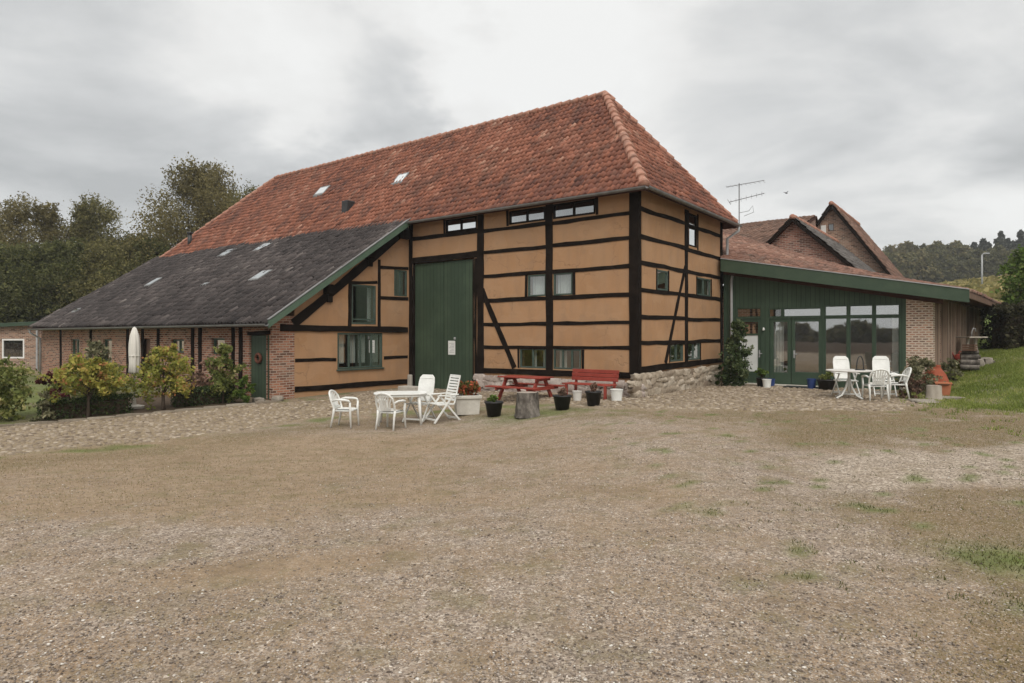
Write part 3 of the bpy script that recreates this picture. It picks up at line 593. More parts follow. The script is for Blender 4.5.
# plinths
def plinth(P,s0,s1,z0,z1,zsl,mat,size,name='plinth',proud=.09,gm=None):
    cs=[];sz=[];ro=[]; z=z0; row=0
    while z<z1+zsl:
        h=size*.62*random.uniform(.8,1.2); s=s0+random.uniform(-.1,.1)*size
        while s<s1:
            l=size*random.uniform(.7,1.7)
            if z<z1+.04: cs.append(P(s+l/2,proud*.25+random.uniform(-.02,.035),z+h/2+random.uniform(-.02,.02))); sz.append((l*.55,proud*1.2,h*.57) if P(1,0,0)[0]==1 else (proud*1.2,l*.55,h*.57)); ro.append((random.uniform(-.06,.06),0))
            s+=l
        z+=h*.97
    V,F,n=rock_mesh(cs,sz,ro,2,RNG,.17); col=np.repeat(np.clip(RNG.normal(.55,.25,len(cs)),0,1),n)
    return npmesh(name,V,F,mat,barn,col,False)
plinth(GA,-6.1,.12,-.2,.58,0,'rubble',.27); plinth(FA,-.12,5.5,-.35,.36,0,'plinth_stone',.30,'plinth',.07)
# barn doors
for a,b in ((5.78,7.10),(7.13,8.47)):
    m=MB(); pbox(m,FA,a,b,-.12,-.06,-.2,4.10); dl=m.build('barn_door_leaf','green_board',barn,bevel=.01); OFF[dl.name]=(0,0,0)
    if a<6:
        m=MB(); pbox(m,FA,6.6,6.91,-.058,-.052,1.0,1.46); m.build('notice','paper',dl)
        m=MB()
        for k in range(7): pbox(m,FA,6.64,6.87-.05*(k%3),-.0515,-.0508,1.07+.05*k,1.085+.05*k)
        m.build('faded_notice_lines','galv',dl)
        m=MB(); pbox(m,FA,6.57,6.64,-.06,-.02,1.5,1.58); m.build('latch','galv',dl,bevel=.01)
m=MB(); pbox(m,FA,8.5,8.66,.02,.14,-.2,.28); m.build('guard_stone','concrete',barn,bevel=.03)
# windows of the barn
for k in ('w1','w2','w3'): window(FA,*win[k],2,barn,fm='timber',gm='glass_sky',fw=.06,deep=-.03)
cu=lambda w,zt=None:[(w[0]+.06,w[1]-.06,w[3]-.05,w[2]+.05)]
window(FA,*win['m1'],1,barn,fm='green_frame',curtain=cu(win['m1'])); window(FA,*win['m2'],1,barn,fm='green_frame',curtain=cu(win['m2']))
window(FA,*win['l1'],2,barn,curtain=[(2.99,3.2,1.2,.7),(3.42,3.6,1.2,.7)]); window(FA,*win['l2'],3,barn,curtain=[(1.8,1.95,1.2,.7),(2.35,2.62,1.2,.7)])
window(GA,*gw['a'],1,barn,curtain=[(-1.7,-1.25,3.4,3.1)]); window(GA,*gw['b'],2,barn,curtain=[(-4.7,-4.5,3.45,2.95)]); window(GA,*gw['t'],1,barn,fm='timber')
window(GA,*gw['wl'],2,barn,curtain=[(-2.35,-2.12,1.4,.9)]); window(GA,*gw['wr'],2,barn)
window(EN,*ew['u'],1,barn,rows=(2.15,),gm='glass',fw=.06,curtain=[(1.56,1.7,3.2,2.1)]); window(EN,*ew['s'],2,barn,fw=.05); window(EN,*ew['l'],4,barn,fw=.06,sill=True,curtain=[(2.65,2.98,1.68,.75),(2.2,2.5,1.68,.75),(1.8,2.1,1.68,.75),(1.25,1.6,1.68,.75)])
for h in fw[:4]: window(AF,*h,1 if h[1]-h[0]<.85 else 2,barn,fm='green',fw=.06,deep=-.1)
m=MB(); pbox(m,AF,16.22,16.88,-.14,-.09,-.3,1.5); d=m.build('side_door','wood_brown',barn,bevel=.01)
m=MB(); pbox(m,AF,8.86,9.86,-.10,-.05,-.33,1.64); d=m.build('lean_to_door','green_board',barn,bevel=.01); OFF[d.name]=(0,0,0)
m=MB(); t=[AF(9.42+.12*math.cos(a),-.01,.98+.12*math.sin(a)) for a in np.linspace(0,2*math.pi,17)]; m.tube(t,.045,8); m.build('wreath','wreath',d,True)
m=MB(); m.tube([AF(9.0,-.04,.62),AF(9.0,.0,.62),AF(9.12,.0,.62)],.012,6); m.build('door_handle','dark_metal',d)
# roofs
EV,EZ,RV,RZ_=.40,5.48,-3.26,9.62; BV=-6.92; HU,HE=2.78,-.40; FU,FE=21.85,26.3
LV,LZ=5.66,1.98; LU0,LU1=8.30,27.02
lz=lambda v: EZ+.02+(LZ-EZ-.02)*(v-EV)/(LV-EV)
m=MB()
slab(m,[(HE,EV,EZ),(FE,EV,EZ),(FU,RV,RZ_),(HU,RV,RZ_)],.10); slab(m,[(HE,EV,EZ),(HU,RV,RZ_),(HE,BV,EZ)],.10); slab(m,[(FE,BV,EZ),(FU,RV,RZ_),(FE,EV,EZ)],.10); slab(m,[(FE,BV,EZ),(HE,BV,EZ),(HU,RV,RZ_),(FU,RV,RZ_)],.10)
roof=m.build('roof','timber_dark_red',barn); OFF[roof.name]=(0,0,0)
def in_front(c):
    t=(c[:,2]-EZ)/(RZ_-EZ); return (c[:,0]>HE+(HU-HE)*t+.06)&(c[:,0]<FE+(FU-FE)*t-.06)
def in_hip(c):
    t=(c[:,2]-EZ)/(RZ_-EZ); return (c[:,1]<EV+(RV-EV)*t-.06)&(c[:,1]>BV+(RV-BV)*t+.06)
tiles('front_tiles',(HE,EV+.04,EZ),(FE,EV+.04,EZ),(HE,RV,RZ_),(FE,RV,RZ_),'red_tile',roof,in_front,sd=.17,amp=.05,lift=.032)
tiles('hip_tiles',(HE-.04,BV,EZ),(HE-.04,EV,EZ),(HU,BV,RZ_),(HU,EV,RZ_),'red_tile',roof,in_hip,mean=.58,sd=.17,amp=.05,lift=.032)
tiles('rear_hip_tiles',(FE+.04,BV,EZ),(FE+.04,EV,EZ),(FU,BV,RZ_),(FU,EV,RZ_),'red_tile',roof,in_hip)
m=MB(); e=.05; ridge(m,(HU,RV,RZ_+e),(FU,RV,RZ_+e),.10); ridge(m,(HE+.05,EV-.04,EZ+e+.02),(HU,RV,RZ_+e),.125); ridge(m,(HE+.05,BV+.05,EZ+e+.02),(HU,RV,RZ_+e),.10); ridge(m,(FE,EV,EZ+e),(FU,RV,RZ_+e),.09)
m.build('ridge_tiles','ridge',roof,True)
m=MB(); slab(m,[(LU0,EV,lz(EV)-.01),(LU1,EV,lz(EV)-.01),(LU1,LV,LZ-.01),(LU0,LV,LZ-.01)],.10); lroof=m.build('lean_to_roof','timber_dark_red',barn); OFF[lroof.name]=(0,0,0)
tiles('lean_to_tiles',(LU0,LV+.04,LZ),(LU1,LV+.04,LZ),(LU0,EV-.15,lz(EV-.15)+.03),(LU1,EV-.15,lz(EV-.15)+.03),'grey_tile',lroof,None,mean=.5,sd=.16,amp=.075,lift=.014,drop=.014,tl=.29)
# bargeboard, gutters, pipes
m=MB(); a=(LU0-.03,LV+.03,LZ+.06); b=(LU0-.03,EV-.05,lz(EV-.05)+.06); hgt=.20
m.hexa([(a[0]-.02,a[1],a[2]-hgt),(a[0]+.03,a[1],a[2]-hgt),(b[0]+.03,b[1],b[2]-hgt),(b[0]-.02,b[1],b[2]-hgt),(a[0]-.02,a[1],a[2]),(a[0]+.03,a[1],a[2]),(b[0]+.03,b[1],b[2]),(b[0]-.02,b[1],b[2])])
m.build('bargeboard','green_barge',barn)
m=MB(); m.bar((a[0]+.02,a[1],a[2]+.03),(b[0]+.02,b[1],b[2]+.03),.10,.02); m.build('verge_cap','zinc',barn)
def gutter(a,b,r=.07,parent=barn,name='gutter',mat='zinc'):
    a=Vector(a);b=Vector(b); m=MB(); d=(b-a).normalized(); x=d.cross(Vector((0,0,1))).normalized(); n=7
    for rr in (r,r*.86):
        for p in (a,b):
            for k in range(n): t=math.pi*k/(n-1); m.v.append(tuple(p+x*rr*math.cos(t)-Vector((0,0,1))*rr*math.sin(t)))
    for o in (0,2*n):
        for k in range(n-1): m.f.append((o+k,o+k+1,o+n+k+1,o+n+k))
    for k in range(n-1): m.f.append((k,k+1,2*n+k+1,2*n+k)); m.f.append((n+k,n+k+1,3*n+k+1,3*n+k))
    m.f.append((0,n,3*n,2*n)); m.f.append((n-1,2*n-1,4*n-1,3*n-1))
    return m.build(name,mat,parent)
gutter((HE-.08,EV+.10,EZ-.01),(LU0+.1,EV+.10,EZ-.01)); gutter((HE-.10,EV+.10,EZ-.01),(HE-.10,BV,EZ-.03)); gutter((LU0-.06,LV+.10,LZ-.02),(LU1,LV+.10,LZ-.05),.075)
m=MB(); m.tube([(HE-.1,-6.75,5.45),(HE-.1,-6.75,5.25),(-.14,-6.66,5.0),(-.14,-6.62,4.2),(-.14,-6.6,4.05),(-.36,-6.55,3.75),(-.36,-6.42,3.5),(-.36,-6.42,.1)],.05,8); m.build('downpipe','galv',barn,True)
m=MB(); m.tube([(26.88,LV+.1,1.9),(26.88,LV+.1,1.75),(26.9,V1+.07,1.5),(26.9,V1+.07,-.3)],.045,8); m.build('downpipe','galv',barn,True)
# skylights, vents on the roofs
def skylight(u0,u1,v0,v1,parent,zf):
    m=MB(); e=.15
    P=[(u0,v0,zf(v0)+e),(u1,v0,zf(v0)+e),(u1,v1,zf(v1)+e),(u0,v1,zf(v1)+e)]; slab(m,P,.16); o=m.build('skylight','zinc',parent); OFF[o.name]=(0,0,0)
    q=MB(); s=.06; dv=(v1-v0); t=s/abs(dv)
    g=lambda a,b:(u0+(u1-u0)*a,v0+dv*b,zf(v0+dv*b)+e+.006); ta=s/abs(u1-u0); q.quad(g(ta,t),g(1-ta,t),g(1-ta,1-t),g(ta,1-t)); q.build('pane','glass',o)
    q=MB(); e2=.012; q.quad(*[(p[0],p[1],p[2]-e2) for p in (g(ta,t),g(1-ta,t),g(1-ta,1-t),g(ta,1-t))]); q.build('blind','skylight_blind',o)
rz=lambda v: EZ+(RZ_-EZ)*(v-EV)/(RV-EV)
skylight(15.5,16.2,-1.45,-1.85,roof,rz); skylight(10.35,10.95,-1.2,-1.62,roof,rz)
for u0,u1,v0,v1 in ((18.4,19.1,1.35,.8),(15.75,16.45,1.3,.75),(12.3,12.9,3.55,3.0),(21.1,21.6,3.2,2.65),(15.55,16.0,3.62,3.44),(24.4,24.8,4.85,4.6)): skylight(u0,u1,v0,v1,lroof,lz)
m=MB(); m.tube([(24.3,-.1,5.9),(24.3,-.1,6.65)],.10,10); m.tube([(24.3,-.1,6.65),(24.3,-.1,6.75)],.14,10); m.build('vent_pipe','dark_metal',roof,True)
m=MB(); m.box(12.5,12.85,-.75,-.35,6.35,6.9); m.build('roof_vent','dark_metal',roof,bevel=.03)
# ------------------------------------------------------------------ garden room
gro=bthing('garden_room','low green boarded garden room with big windows and a sloping green roof fascia','garden room',-3,-6.5)
tops=lambda u: 3.86+(u+.3)*.19     # underside of the roof at the front
holes=[(-1.32,-.5,.1,2.2),(-1.32,-.5,2.25,2.56),(-1.98,-1.56,2.24,2.52),(-3.17,-2.02,2.24,2.52),(-3.2,-1.6,.06,2.19),(-3.92,-3.27,2.24,2.57),(-4.62,-3.97,2.24,2.57),(-5.32,-4.67,2.24,2.57),(-3.92,-3.27,.5,2.19),(-4.62,-3.97,.5,2.19),(-5.32,-4.67,.5,2.19)]
mb=MB(); wall(mb,GR,-5.48,-.06,-.2,4.0,holes,.14,[(-.19,1,3.80+.057)]); mb.build('board_wall','green_dark',gro)
mb=MB(); wall(mb,GR,-6.15,-5.482,.28,4,(),.3,[(-.19,1,3.80+.057)]); wall(mb,lambda s,w,z:(-6.15-w,s,z),-7.3,-6.502,.2,2.8,(),.3); mb.build('brick_pier','brick_pier',gro)
for k in (4,5,6,7): pass
GP=lambda s,w,z:GR(s,w,z)
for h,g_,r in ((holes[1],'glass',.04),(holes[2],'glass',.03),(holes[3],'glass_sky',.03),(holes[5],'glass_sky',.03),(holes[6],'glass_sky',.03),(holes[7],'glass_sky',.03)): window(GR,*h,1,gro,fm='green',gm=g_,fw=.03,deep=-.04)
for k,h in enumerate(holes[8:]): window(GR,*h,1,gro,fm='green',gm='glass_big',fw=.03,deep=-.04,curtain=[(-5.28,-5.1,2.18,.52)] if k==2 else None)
# doors
def door(s0,s1,z0,z1,gz,panel=None,handle=None,gm='glass_big',curtain=None,name='glazed_door'):
    m=MB(); fwid=.11; w0,w1=-.09,-.03
    pbox(m,GR,s0+.003,s0+fwid,w0,w1,z0,z1); pbox(m,GR,s1-fwid,s1-.003,w0,w1,z0,z1); pbox(m,GR,s0+fwid,s1-fwid,w0,w1,z1-fwid,z1-.003); pbox(m,GR,s0+fwid,s1-fwid,w0,w1,z0,gz)
    if panel: pbox(m,GR,s0+fwid,s1-fwid,w0,w1,panel-.03,panel+.03)
    d=m.build(name,'green',gro,bevel=.006); OFF[d.name]=OFF[gro.name]
    p=MB(); p.quad(GR(s0+.09,-.062,panel or gz),GR(s1-.09,-.062,panel or gz),GR(s1-.09,-.062,z1-.09),GR(s0+.09,-.062,z1-.09)); p.build('pane',gm,d)
    if panel: p=MB(); pbox(p,GR,s0+fwid-.01,s1-fwid+.01,-.07,-.05,gz-.01,panel-.03); p.build('pale_panel','frosted',d)
    if handle:
        p=MB(); p.tube([GR(handle,-.03,1.03),GR(handle,.03,1.03),GR(handle-.1,.03,1.03)],.014,8); pbox(p,GR,handle-.025,handle+.025,-.03,-.02,.9,1.15); p.build('door_handle','galv',d)
    if curtain:
        a,b=curtain; c=MB(); n=12
        for k in range(n): x0=a+(b-a)*k/n; x1=a+(b-a)*(k+1)/n; c.quad(GR(x0,-.2+.03*math.sin(k*1.7),.2),GR(x1,-.2+.03*math.sin(k*1.7+1.7),.2),GR(x1,-.2+.03*math.sin(k*1.7+1.7),2.1),GR(x0,-.2+.03*math.sin(k*1.7),2.1))
        c.build('curtain','curtain',d,True)
door(-1.32,-.5,.1,2.2,.42,1.67,-1.26); door(-2.26,-1.6,.06,2.19,.42,None,None,curtain=(-2.0,-1.7)); door(-3.2,-2.27,.06,2.19,.45,None,-2.36)
m=MB(); m.lathe([(.03,0),(.038,.02),(.03,.08),(.015,.1)],12); m.v=[(-1.42+x,-6.44+y,1.8+z) for x,y,z in m.v]; m.build('wall_lamp','white_paint',gro,True)
m=MB(); pbox(m,GR,-3.3,-.4,-.1,.35,-.05,.035); m.build('threshold','concrete',gro,bevel=.01)
# roof of the garden room
fz=lambda u:4.18+(u+.3)*.195
A0=(-.16,-5.98,fz(-.16)); A1=(-7.0,-5.98,fz(-7.0)); B0=(2.4,-11.9,6.35); B1=(-3.6,-11.9,3.93)
m=MB()
for k in range(8):
    t0,t1=k/8,(k+1)/8; L=lambda a,b,t:tuple(a[i]+(b[i]-a[i])*t for i in range(3))
    q=[L(A0,A1,t0),L(A0,A1,t1),L(B0,B1,t1),L(B0,B1,t0)]; slab(m,q[::-1],.10)
C1=(-7.95,-20.7,2.88); Cm=(-4.6,-20.7,3.95)
slab(m,[A1,B1,Cm,C1],.10); gr_roof=m.build('roof','timber_dark_red',gro); OFF[gr_roof.name]=OFF[gro.name]
up=lambda p,d=.02:(p[0],p[1],p[2]+d)
tiles('roof_tiles',up(A1),up(A0),up(B1),up(B0),'orange_tile',gr_roof,None,.22,.33,.03,.5,.2)
tiles('side_roof_tiles',up(C1),up(A1),up(Cm),up(B1),'orange_tile',gr_roof,None,.22,.33,.03,.5,.2)
m=MB(); m.hexa([(A0[0],-5.97,fz(A0[0])-.40),(A1[0]-.03,-5.97,fz(A1[0])-.33),(A1[0]-.03,-5.92,fz(A1[0])-.33),(A0[0],-5.92,fz(A0[0])-.40),(A0[0],-5.97,fz(A0[0])+.02),(A1[0]-.03,-5.97,fz(A1[0])+.02),(A1[0]-.03,-5.92,fz(A1[0])+.02),(A0[0],-5.92,fz(A0[0])+.02)]); m.build('fascia','green_fascia',gro)
m=MB(); m.bar((A0[0],-5.95,fz(A0[0])+.035),(A1[0]-.03,-5.95,fz(A1[0])+.035),.10,.025); m.build('fascia_cap','galv',gro)
m=MB(); m.hexa([(-.1,-6.49,tops(-.1)-.16),(-6.4,-6.49,tops(-6.4)-.16),(-6.4,-6.38,tops(-6.4)-.16),(-.1,-6.38,tops(-.1)-.16),(-.1,-6.49,tops(-.1)+.12),(-6.4,-6.49,tops(-6.4)+.12),(-6.4,-6.38,tops(-6.4)+.12),(-.1,-6.38,tops(-.1)+.12)]); m.build('roof_beam','timber_dark_red',gro)
for k in range(9):
    t=(k+.3)/9; v=-6.1-t*14.4; u=-7.0-t*.95; m=MB(); m.bar((u+.02,v,2.73),(u+1.6,v,3.02),.09,.15); m.build('rafter','wood_brown',gro)
m=MB(); m.bar((-6.98,-6.0,2.76),(-7.92,-20.6,2.78),.05,.16); m.build('eaves_board','wood_brown',gro)
# slatted side wall under the eaves
sw=lambda t:(-6.22-t*.95*.95,-7.3-t*13)
m=MB(); a=sw(0); b=sw(1); m.hexa([(a[0]+.1,a[1],.0),(b[0]+.1,b[1],.2),(b[0]+.2,b[1],.2),(a[0]+.2,a[1],.0),(a[0]+.1,a[1],2.85),(b[0]+.1,b[1],2.85),(b[0]+.2,b[1],2.85),(a[0]+.2,a[1],2.85)]); m.build('side_wall','brick_old',gro)
m=MB()
for k in range(13):
    t=(k+.25+random.uniform(-.2,.2))/13; x,y=sw(t); wd=random.uniform(.05,.13); pr_=random.uniform(.05,.13)-.02; m.hexa([(x-pr_,y-wd,.25),(x+.12,y-wd,.25),(x+.12,y+wd,.25),(x-pr_,y+wd,.25),(x-pr_,y-wd,2.72),(x+.12,y-wd,2.72),(x+.12,y+wd,2.72),(x-pr_,y+wd,2.72)])
m.build('slat_wall','weather_board',gro)
# rubble base of the brick pier
cs=[];sz=[];ro=[]
for k in range(16): cs.append((-5.5-random.random()*.72,-6.42+random.uniform(-.05,.16),-.05+.38*random.random())); sz.append((random.uniform(.12,.2),random.uniform(.1,.15),random.uniform(.08,.13))); ro.append((random.uniform(-.4,.4),random.uniform(-.2,.2)))
V,F,n=rock_mesh(cs,sz,ro,2); npmesh('rubble_base',V,F,'rubble',gro,np.repeat(RNG.random(16),n),True)
# room inside
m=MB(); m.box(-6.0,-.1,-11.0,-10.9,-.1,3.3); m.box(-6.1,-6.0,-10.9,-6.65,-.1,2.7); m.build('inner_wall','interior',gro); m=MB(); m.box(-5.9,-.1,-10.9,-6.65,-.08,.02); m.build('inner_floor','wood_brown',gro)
# ------------------------------------------------------------------ buildings behind
def gable_house(name,label,cat,uc,hw,v0,v1,ze,zr,wallmat,roofmat,over=.3,trim='timber_dark_red',win_=None):
    h=bthing(name,label,cat,uc,v0)
    m=MB(); P=lambda s,w,z:(s,v0+w,z); sl=(zr-ze)/hw
    holes=[win_] if win_ else []
    wall(m,P,uc-hw,uc+hw,-.2,zr,holes,.3,[(sl,1,zr-.05+sl*uc),(-sl,1,zr-.05-sl*uc)])
    wall(m,lambda s,w,z:(uc-hw-w,s,z),v1,v0-.01,-.2,ze,(),.25); wall(m,lambda s,w,z:(uc+hw+w,s,z),v1,v0-.01,-.2,ze,(),.25)
    m.build('wall',wallmat,h)
    e=over*.6; m=MB()
    for sg in (-1,1):
        q=[(uc,v0+.25,zr),(uc+sg*(hw+e),v0+.25,ze-sl*e),(uc+sg*(hw+e),v1,ze-sl*e),(uc,v1,zr)]; slab(m,q if sg<0 else q[::-1],.12)
    rf=m.build('roof',trim,h); OFF[rf.name]=OFF[h.name]
    for sg in (-1,1): tiles('roof_tiles',(uc+sg*(hw+e),v1,ze-sl*e+.01),(uc+sg*(hw+e),v0+.25,ze-sl*e+.01),(uc,v1,zr+.01),(uc,v0+.25,zr+.01),roofmat,rf,None,.23,.34,.03,.5,.2)
    m=MB(); ridge(m,(uc,v0+.25,zr+.04),(uc,v1,zr+.04),.1); m.build('ridge_tiles','ridge',rf,True)
    for sg in (-1,1):
        m=MB(); m.bar((uc,v0+.29,zr-.08),(uc+sg*(hw+e),v0+.29,ze-sl*e-.08),.05,.13,(0,1,0) if False else (0,0,1)); m.build('verge_board','timber',h)
    if win_:
        window(P,*win_,1,h,fm='wood_brown',fw=.04)
    return h
gable_house('brick_house','lower brown brick gabled house with grey slate roof behind the garden room','house',-1.03,3.15,-12.0,-20.9,3.37,6.37,'brick_old','slate')
gh2=gable_house('brick_house','taller tan brick gabled house with red tiled roof and small attic window','house',-.74,3.0,-21.0,-29,4.15,8.42,'brick_tan','orange_tile',win_=(-.84,-.54,7.05,7.45))
m=MB(); m.box(-.46,-.22,-20.99,-20.93,6.95,7.38); OFF['x']=0; m.build('pale_plate','white_paint',gh2)
bh=bthing('brown_roofed_wing','low wing with a long brown tiled roof behind the barn','house',3,-17)
m=MB(); q=[(-.1,-20.6,7.85),(-.1,-13,5.6),(8,-13,5.6),(8,-20.5,7.75)]; slab(m,q[::-1],.12); slab(m,[(-.1,-20.6,7.85),(8,-20.5,7.75),(8,-25,5),(-.1,-25,5)],.12); rf=m.build('roof','timber_dark_red',bh); OFF[rf.name]=OFF[bh.name]
tiles('roof_tiles',(8,-13,5.62),(-.1,-13,5.62),(8,-20.5,7.77),(-.1,-20.6,7.87),'brown_tile',rf,None,.23,.34,.03,.5,.2)
m=MB(); m.hexa([(-.05,-20.55,4.5),(.1,-20.55,4.5),(.1,-13.1,4.5),(-.05,-13.1,4.5),(-.05,-20.55,7.75),(.1,-20.55,7.75),(.1,-13.1,5.56),(-.05,-13.1,5.56)]); wall(m,lambda s,w,z:(s,-13.4+w,z),2.6,7.8,-.2,5.62); wall(m,lambda s,w,z:(7.8+w,s,z),-24.5,-13.41,-.2,5.2); m.build('wall','brick_old',bh)
# aerial
x,y=W(3.46,-19.2)
an=bthing('aerial','grey rooftop aerial with two crossed antenna booms on a thin mast','aerial',3.46,-19.2,7.3)
m=MB(); m.tube([(3.46,-19.2,7.2),(3.46,-19.2,9.78)],.028,6); m.build('mast','zinc',an)
m=MB(); m.tube([(4.15,-19.2,9.68),(2.15,-19.2,9.76)],.018,5)
for k in range(9): u=4.1-k*.24; m.tube([(u,-19.45+.0*k,9.69),(u,-18.95,9.69)],.008,4)
m.build('upper_boom','zinc',an)
m=MB(); m.tube([(4.0,-19.2,8.84),(2.15,-19.2,9.08)],.02,5)
for k in range(7): u=3.9-k*.27; z=8.85+k*.035; m.tube([(u,-19.2,z-.12),(u,-19.2,z+.12)],.008,4)
m.tube([(4.0,-19.45,8.75),(4.0,-18.95,8.95)],.012,4); m.build('lower_boom','zinc',an)
m=MB(); m.tube([(3.46,-19.2,8.2),(2.95,-19.2,8.25),(2.75,-19.2,8.5),(2.7,-19.2,8.15),(3.2,-19.2,8.0)],.014,5); m.build('looped_arm','zinc',an)
# small outbuilding at far left
ob=thing('outbuilding','small brick outbuilding with green fascia and white framed window at far left','outbuilding',(-26.5,33,-.3),0)
m=MB(); P=lambda s,w,z:(s,-w,z); wall(m,P,-6,2.4,-.3,2.6,[(.4,1.55,.75,1.75)],.25,[(-.05,1,2.42)]); wall(m,lambda s,w,z:(2.4+w,s,z),.01,5,-.3,2.5); m.build('wall','brick_tan',ob)
m=MB(); slab(m,[(-6.2,-.25,2.22),(2.7,-.25,2.67),(2.7,5,2.60),(-6.2,5,2.15)],.1); m.build('roof','slate',ob)
m=MB(); m.hexa([(-6.2,-.30,2.02),(2.7,-.30,2.47),(2.7,-.26,2.47),(-6.2,-.26,2.02),(-6.2,-.30,2.21),(2.7,-.30,2.66),(2.7,-.26,2.66),(-6.2,-.26,2.21)]); m.build('fascia','green',ob)
window(P,.4,1.55,.75,1.75,1,ob,fm='white_paint',fw=.08,deep=-.03)
m=MB(); m.tube([(2.25,-.1,2.45),(2.3,-.15,2.2),(2.3,-.15,-.2)],.045,8); m.build('downpipe','galv',ob)
# ------------------------------------------------------------------ vegetation
def leafquads(P,size,col,n0=None):
    n=len(P); a=RNG.normal(size=(n,3)); a/=np.linalg.norm(a,axis=1,keepdims=True); b=RNG.normal(size=(n,3)); b-=a*(a*b).sum(1,keepdims=True); b/=np.linalg.norm(b,axis=1,keepdims=True)
    s=(size*RNG.uniform(.55,1.25,n))[:,None]; a=a*s; b=b*s*.62
    V=np.stack([P-a,P-b*.9,P+a,P+b],1); F=np.arange(n*4).reshape(-1,4); return V.reshape(-1,3),F,np.repeat(col,4)
def crown(lobes,per,size,spread=.34,shell=.75,tone=.0,cv=.2):
    # lobes: (x,y,z,rx,ry,rz); sprays of leaves near each lobe surface, uneven
    PP=[];CC=[]
    for (x,y,z,rx,ry,rz) in lobes:
        nc=max(4,int(per/26)); d=RNG.normal(size=(nc,3)); d/=np.linalg.norm(d,axis=1,keepdims=True); rad=shell+(1-shell)*RNG.random(nc)*1.25; rad=rad*RNG.uniform(.55,1.12,nc)
        c=np.array([x,y,z])+d*rad[:,None]*np.array([rx,ry,rz]); t=np.clip(RNG.normal(.5+tone,cv,nc),0,1); k=26
        sp=spread*min(rx,rz)*RNG.uniform(.5,1.3,nc)
        tw=d+RNG.normal(0,.5,(nc,3))+np.array([0,0,.35]); tw/=np.linalg.norm(tw,axis=1,keepdims=True)     # each spray follows its own twig
        off=np.clip(RNG.normal(size=(nc,k,3)),-1.7,1.7)*sp[:,None,None]*.55+tw[:,None]*(RNG.uniform(-1.3,1.3,(nc,k,1))*sp[:,None,None]); off[:,:,2]*=.85
        PP.append((c[:,None]+off).reshape(-1,3)); CC.append((t[:,None]+RNG.normal(0,.16,(nc,k))).ravel())
    P=np.concatenate(PP); return leafquads(P,size,np.clip(np.concatenate(CC),0,1))
def limbs(mb,h,r,targets,lean=(0,0)):
    top=Vector((lean[0],lean[1],h)); n=6
    pts=[Vector((lean[0]*(k/n)**2+random.uniform(-.05,.05)*r*3,lean[1]*(k/n)**2+random.uniform(-.05,.05)*r*3,h*k/n)) for k in range(n+1)]
    mb.tube(pts,[r*(1.25 if k==0 else 1-.75*k/n) for k in range(n+1)],8)
    for t in targets:
        t=Vector(t); b=pts[random.randint(2,n-1)]; mid=(b+t)/2+Vector((random.uniform(-.1,.1),random.uniform(-.1,.1),.12))*(t-b).length*.6
        rr=r*.36; mb.tube([b,(b+mid)/2+Vector((0,0,.02)),mid,t],[rr,rr*.8,rr*.55,rr*.18],5)
def tree(name,label,cat,x,y,h,wd,mat,nl=9,per=900,leaf=.2,trunk=.28,group=None,low=.22,seed=0,z=None,tone=0,spread=.34,shell=.75,tipping=True):
    random.seed(seed+100); z=H(x,y) if z is None else z
    t=thing(name,label,cat,(x,y,z-.05),random.uniform(0,6),group); lobes=[]
    for k in range(nl):
        f=(k+.5)/nl; zz=h*(low+(1-low)*f*.86); wr=wd*.5*math.sin(math.pi*min(.97,.22+.72*f))**.8; a=k*2.4+random.random(); rr=wr*random.uniform(.35,.68)
        lobes.append((math.cos(a)*rr,math.sin(a)*rr,zz,wr*random.uniform(.42,.66),wr*random.uniform(.42,.66),h*random.uniform(.085,.14)+wr*.12))
    lobes.append((random.uniform(-.1,.1)*wd,random.uniform(-.1,.1)*wd,h*.9,wd*.16,wd*.16,h*.085))
    m=MB(); limbs(m,h*.72,trunk,[(l[0],l[1],l[2]) for l in lobes]); m.build('trunk','bark',t,True)
    V,F,c=crown(lobes,per,leaf,spread,shell,tone)
    # loose sprays at the top and sides
    npmesh('crown',V,F,mat,t,c); return t
def xd(px_,d): return ((px_-512)/645*d,d)
GT='trees behind the lean-to'
T=[('leafy_tree','thin topped olive tree at the left edge of the tree belt',-22,50,11.2,8,'leaf_olive',1),
('leafy_tree','broad brownish tree with wispy crown, tallest of the left belt',42,47,11.6,8.5,'leaf_brown',2),
('leafy_tree','olive tree with feathery top right of the wispy brownish tree',92,49,12.2,7.5,'leaf_olive',3),
('leafy_tree','low rounded dark tree filling the gap before the tall willow',138,50,9.6,7,'leaf_green',4),
('willow_tree','tall brown-green willow standing alone beside the barn roof edge',197,46,14.2,8.6,'leaf_brown',5),
('leafy_tree','olive tree whose crown peeps over the barn roof edge',241,52,13.8,8,'leaf_olive',6),
('leafy_tree','dark green bushy tree low in front at the left picture edge',8,41,7.6,7,'leaf_green',7),
('leafy_tree','dense dark tree low behind the outbuilding roof',62,42,8.0,7.4,'leaf_green',8),
('leafy_tree','shadowy bushy tree just above the grey lean-to verge',118,43,8.2,7.6,'leaf_olive',9),
('leafy_tree','dark shrubby tree below the tall willow by the vent pipe',166,44,8.4,7.0,'leaf_green',10)]
for n,l,p,d,h,wd,mt,sd_ in T:
    x,y=xd(p,d); tree(n,l,'tree',x,y,h*1.05,wd*1.25,mt,16,4300 if n=='willow_tree' else 2900,.085,.26,GT,.12,sd_,z=-.5,spread=.30,shell=.60)
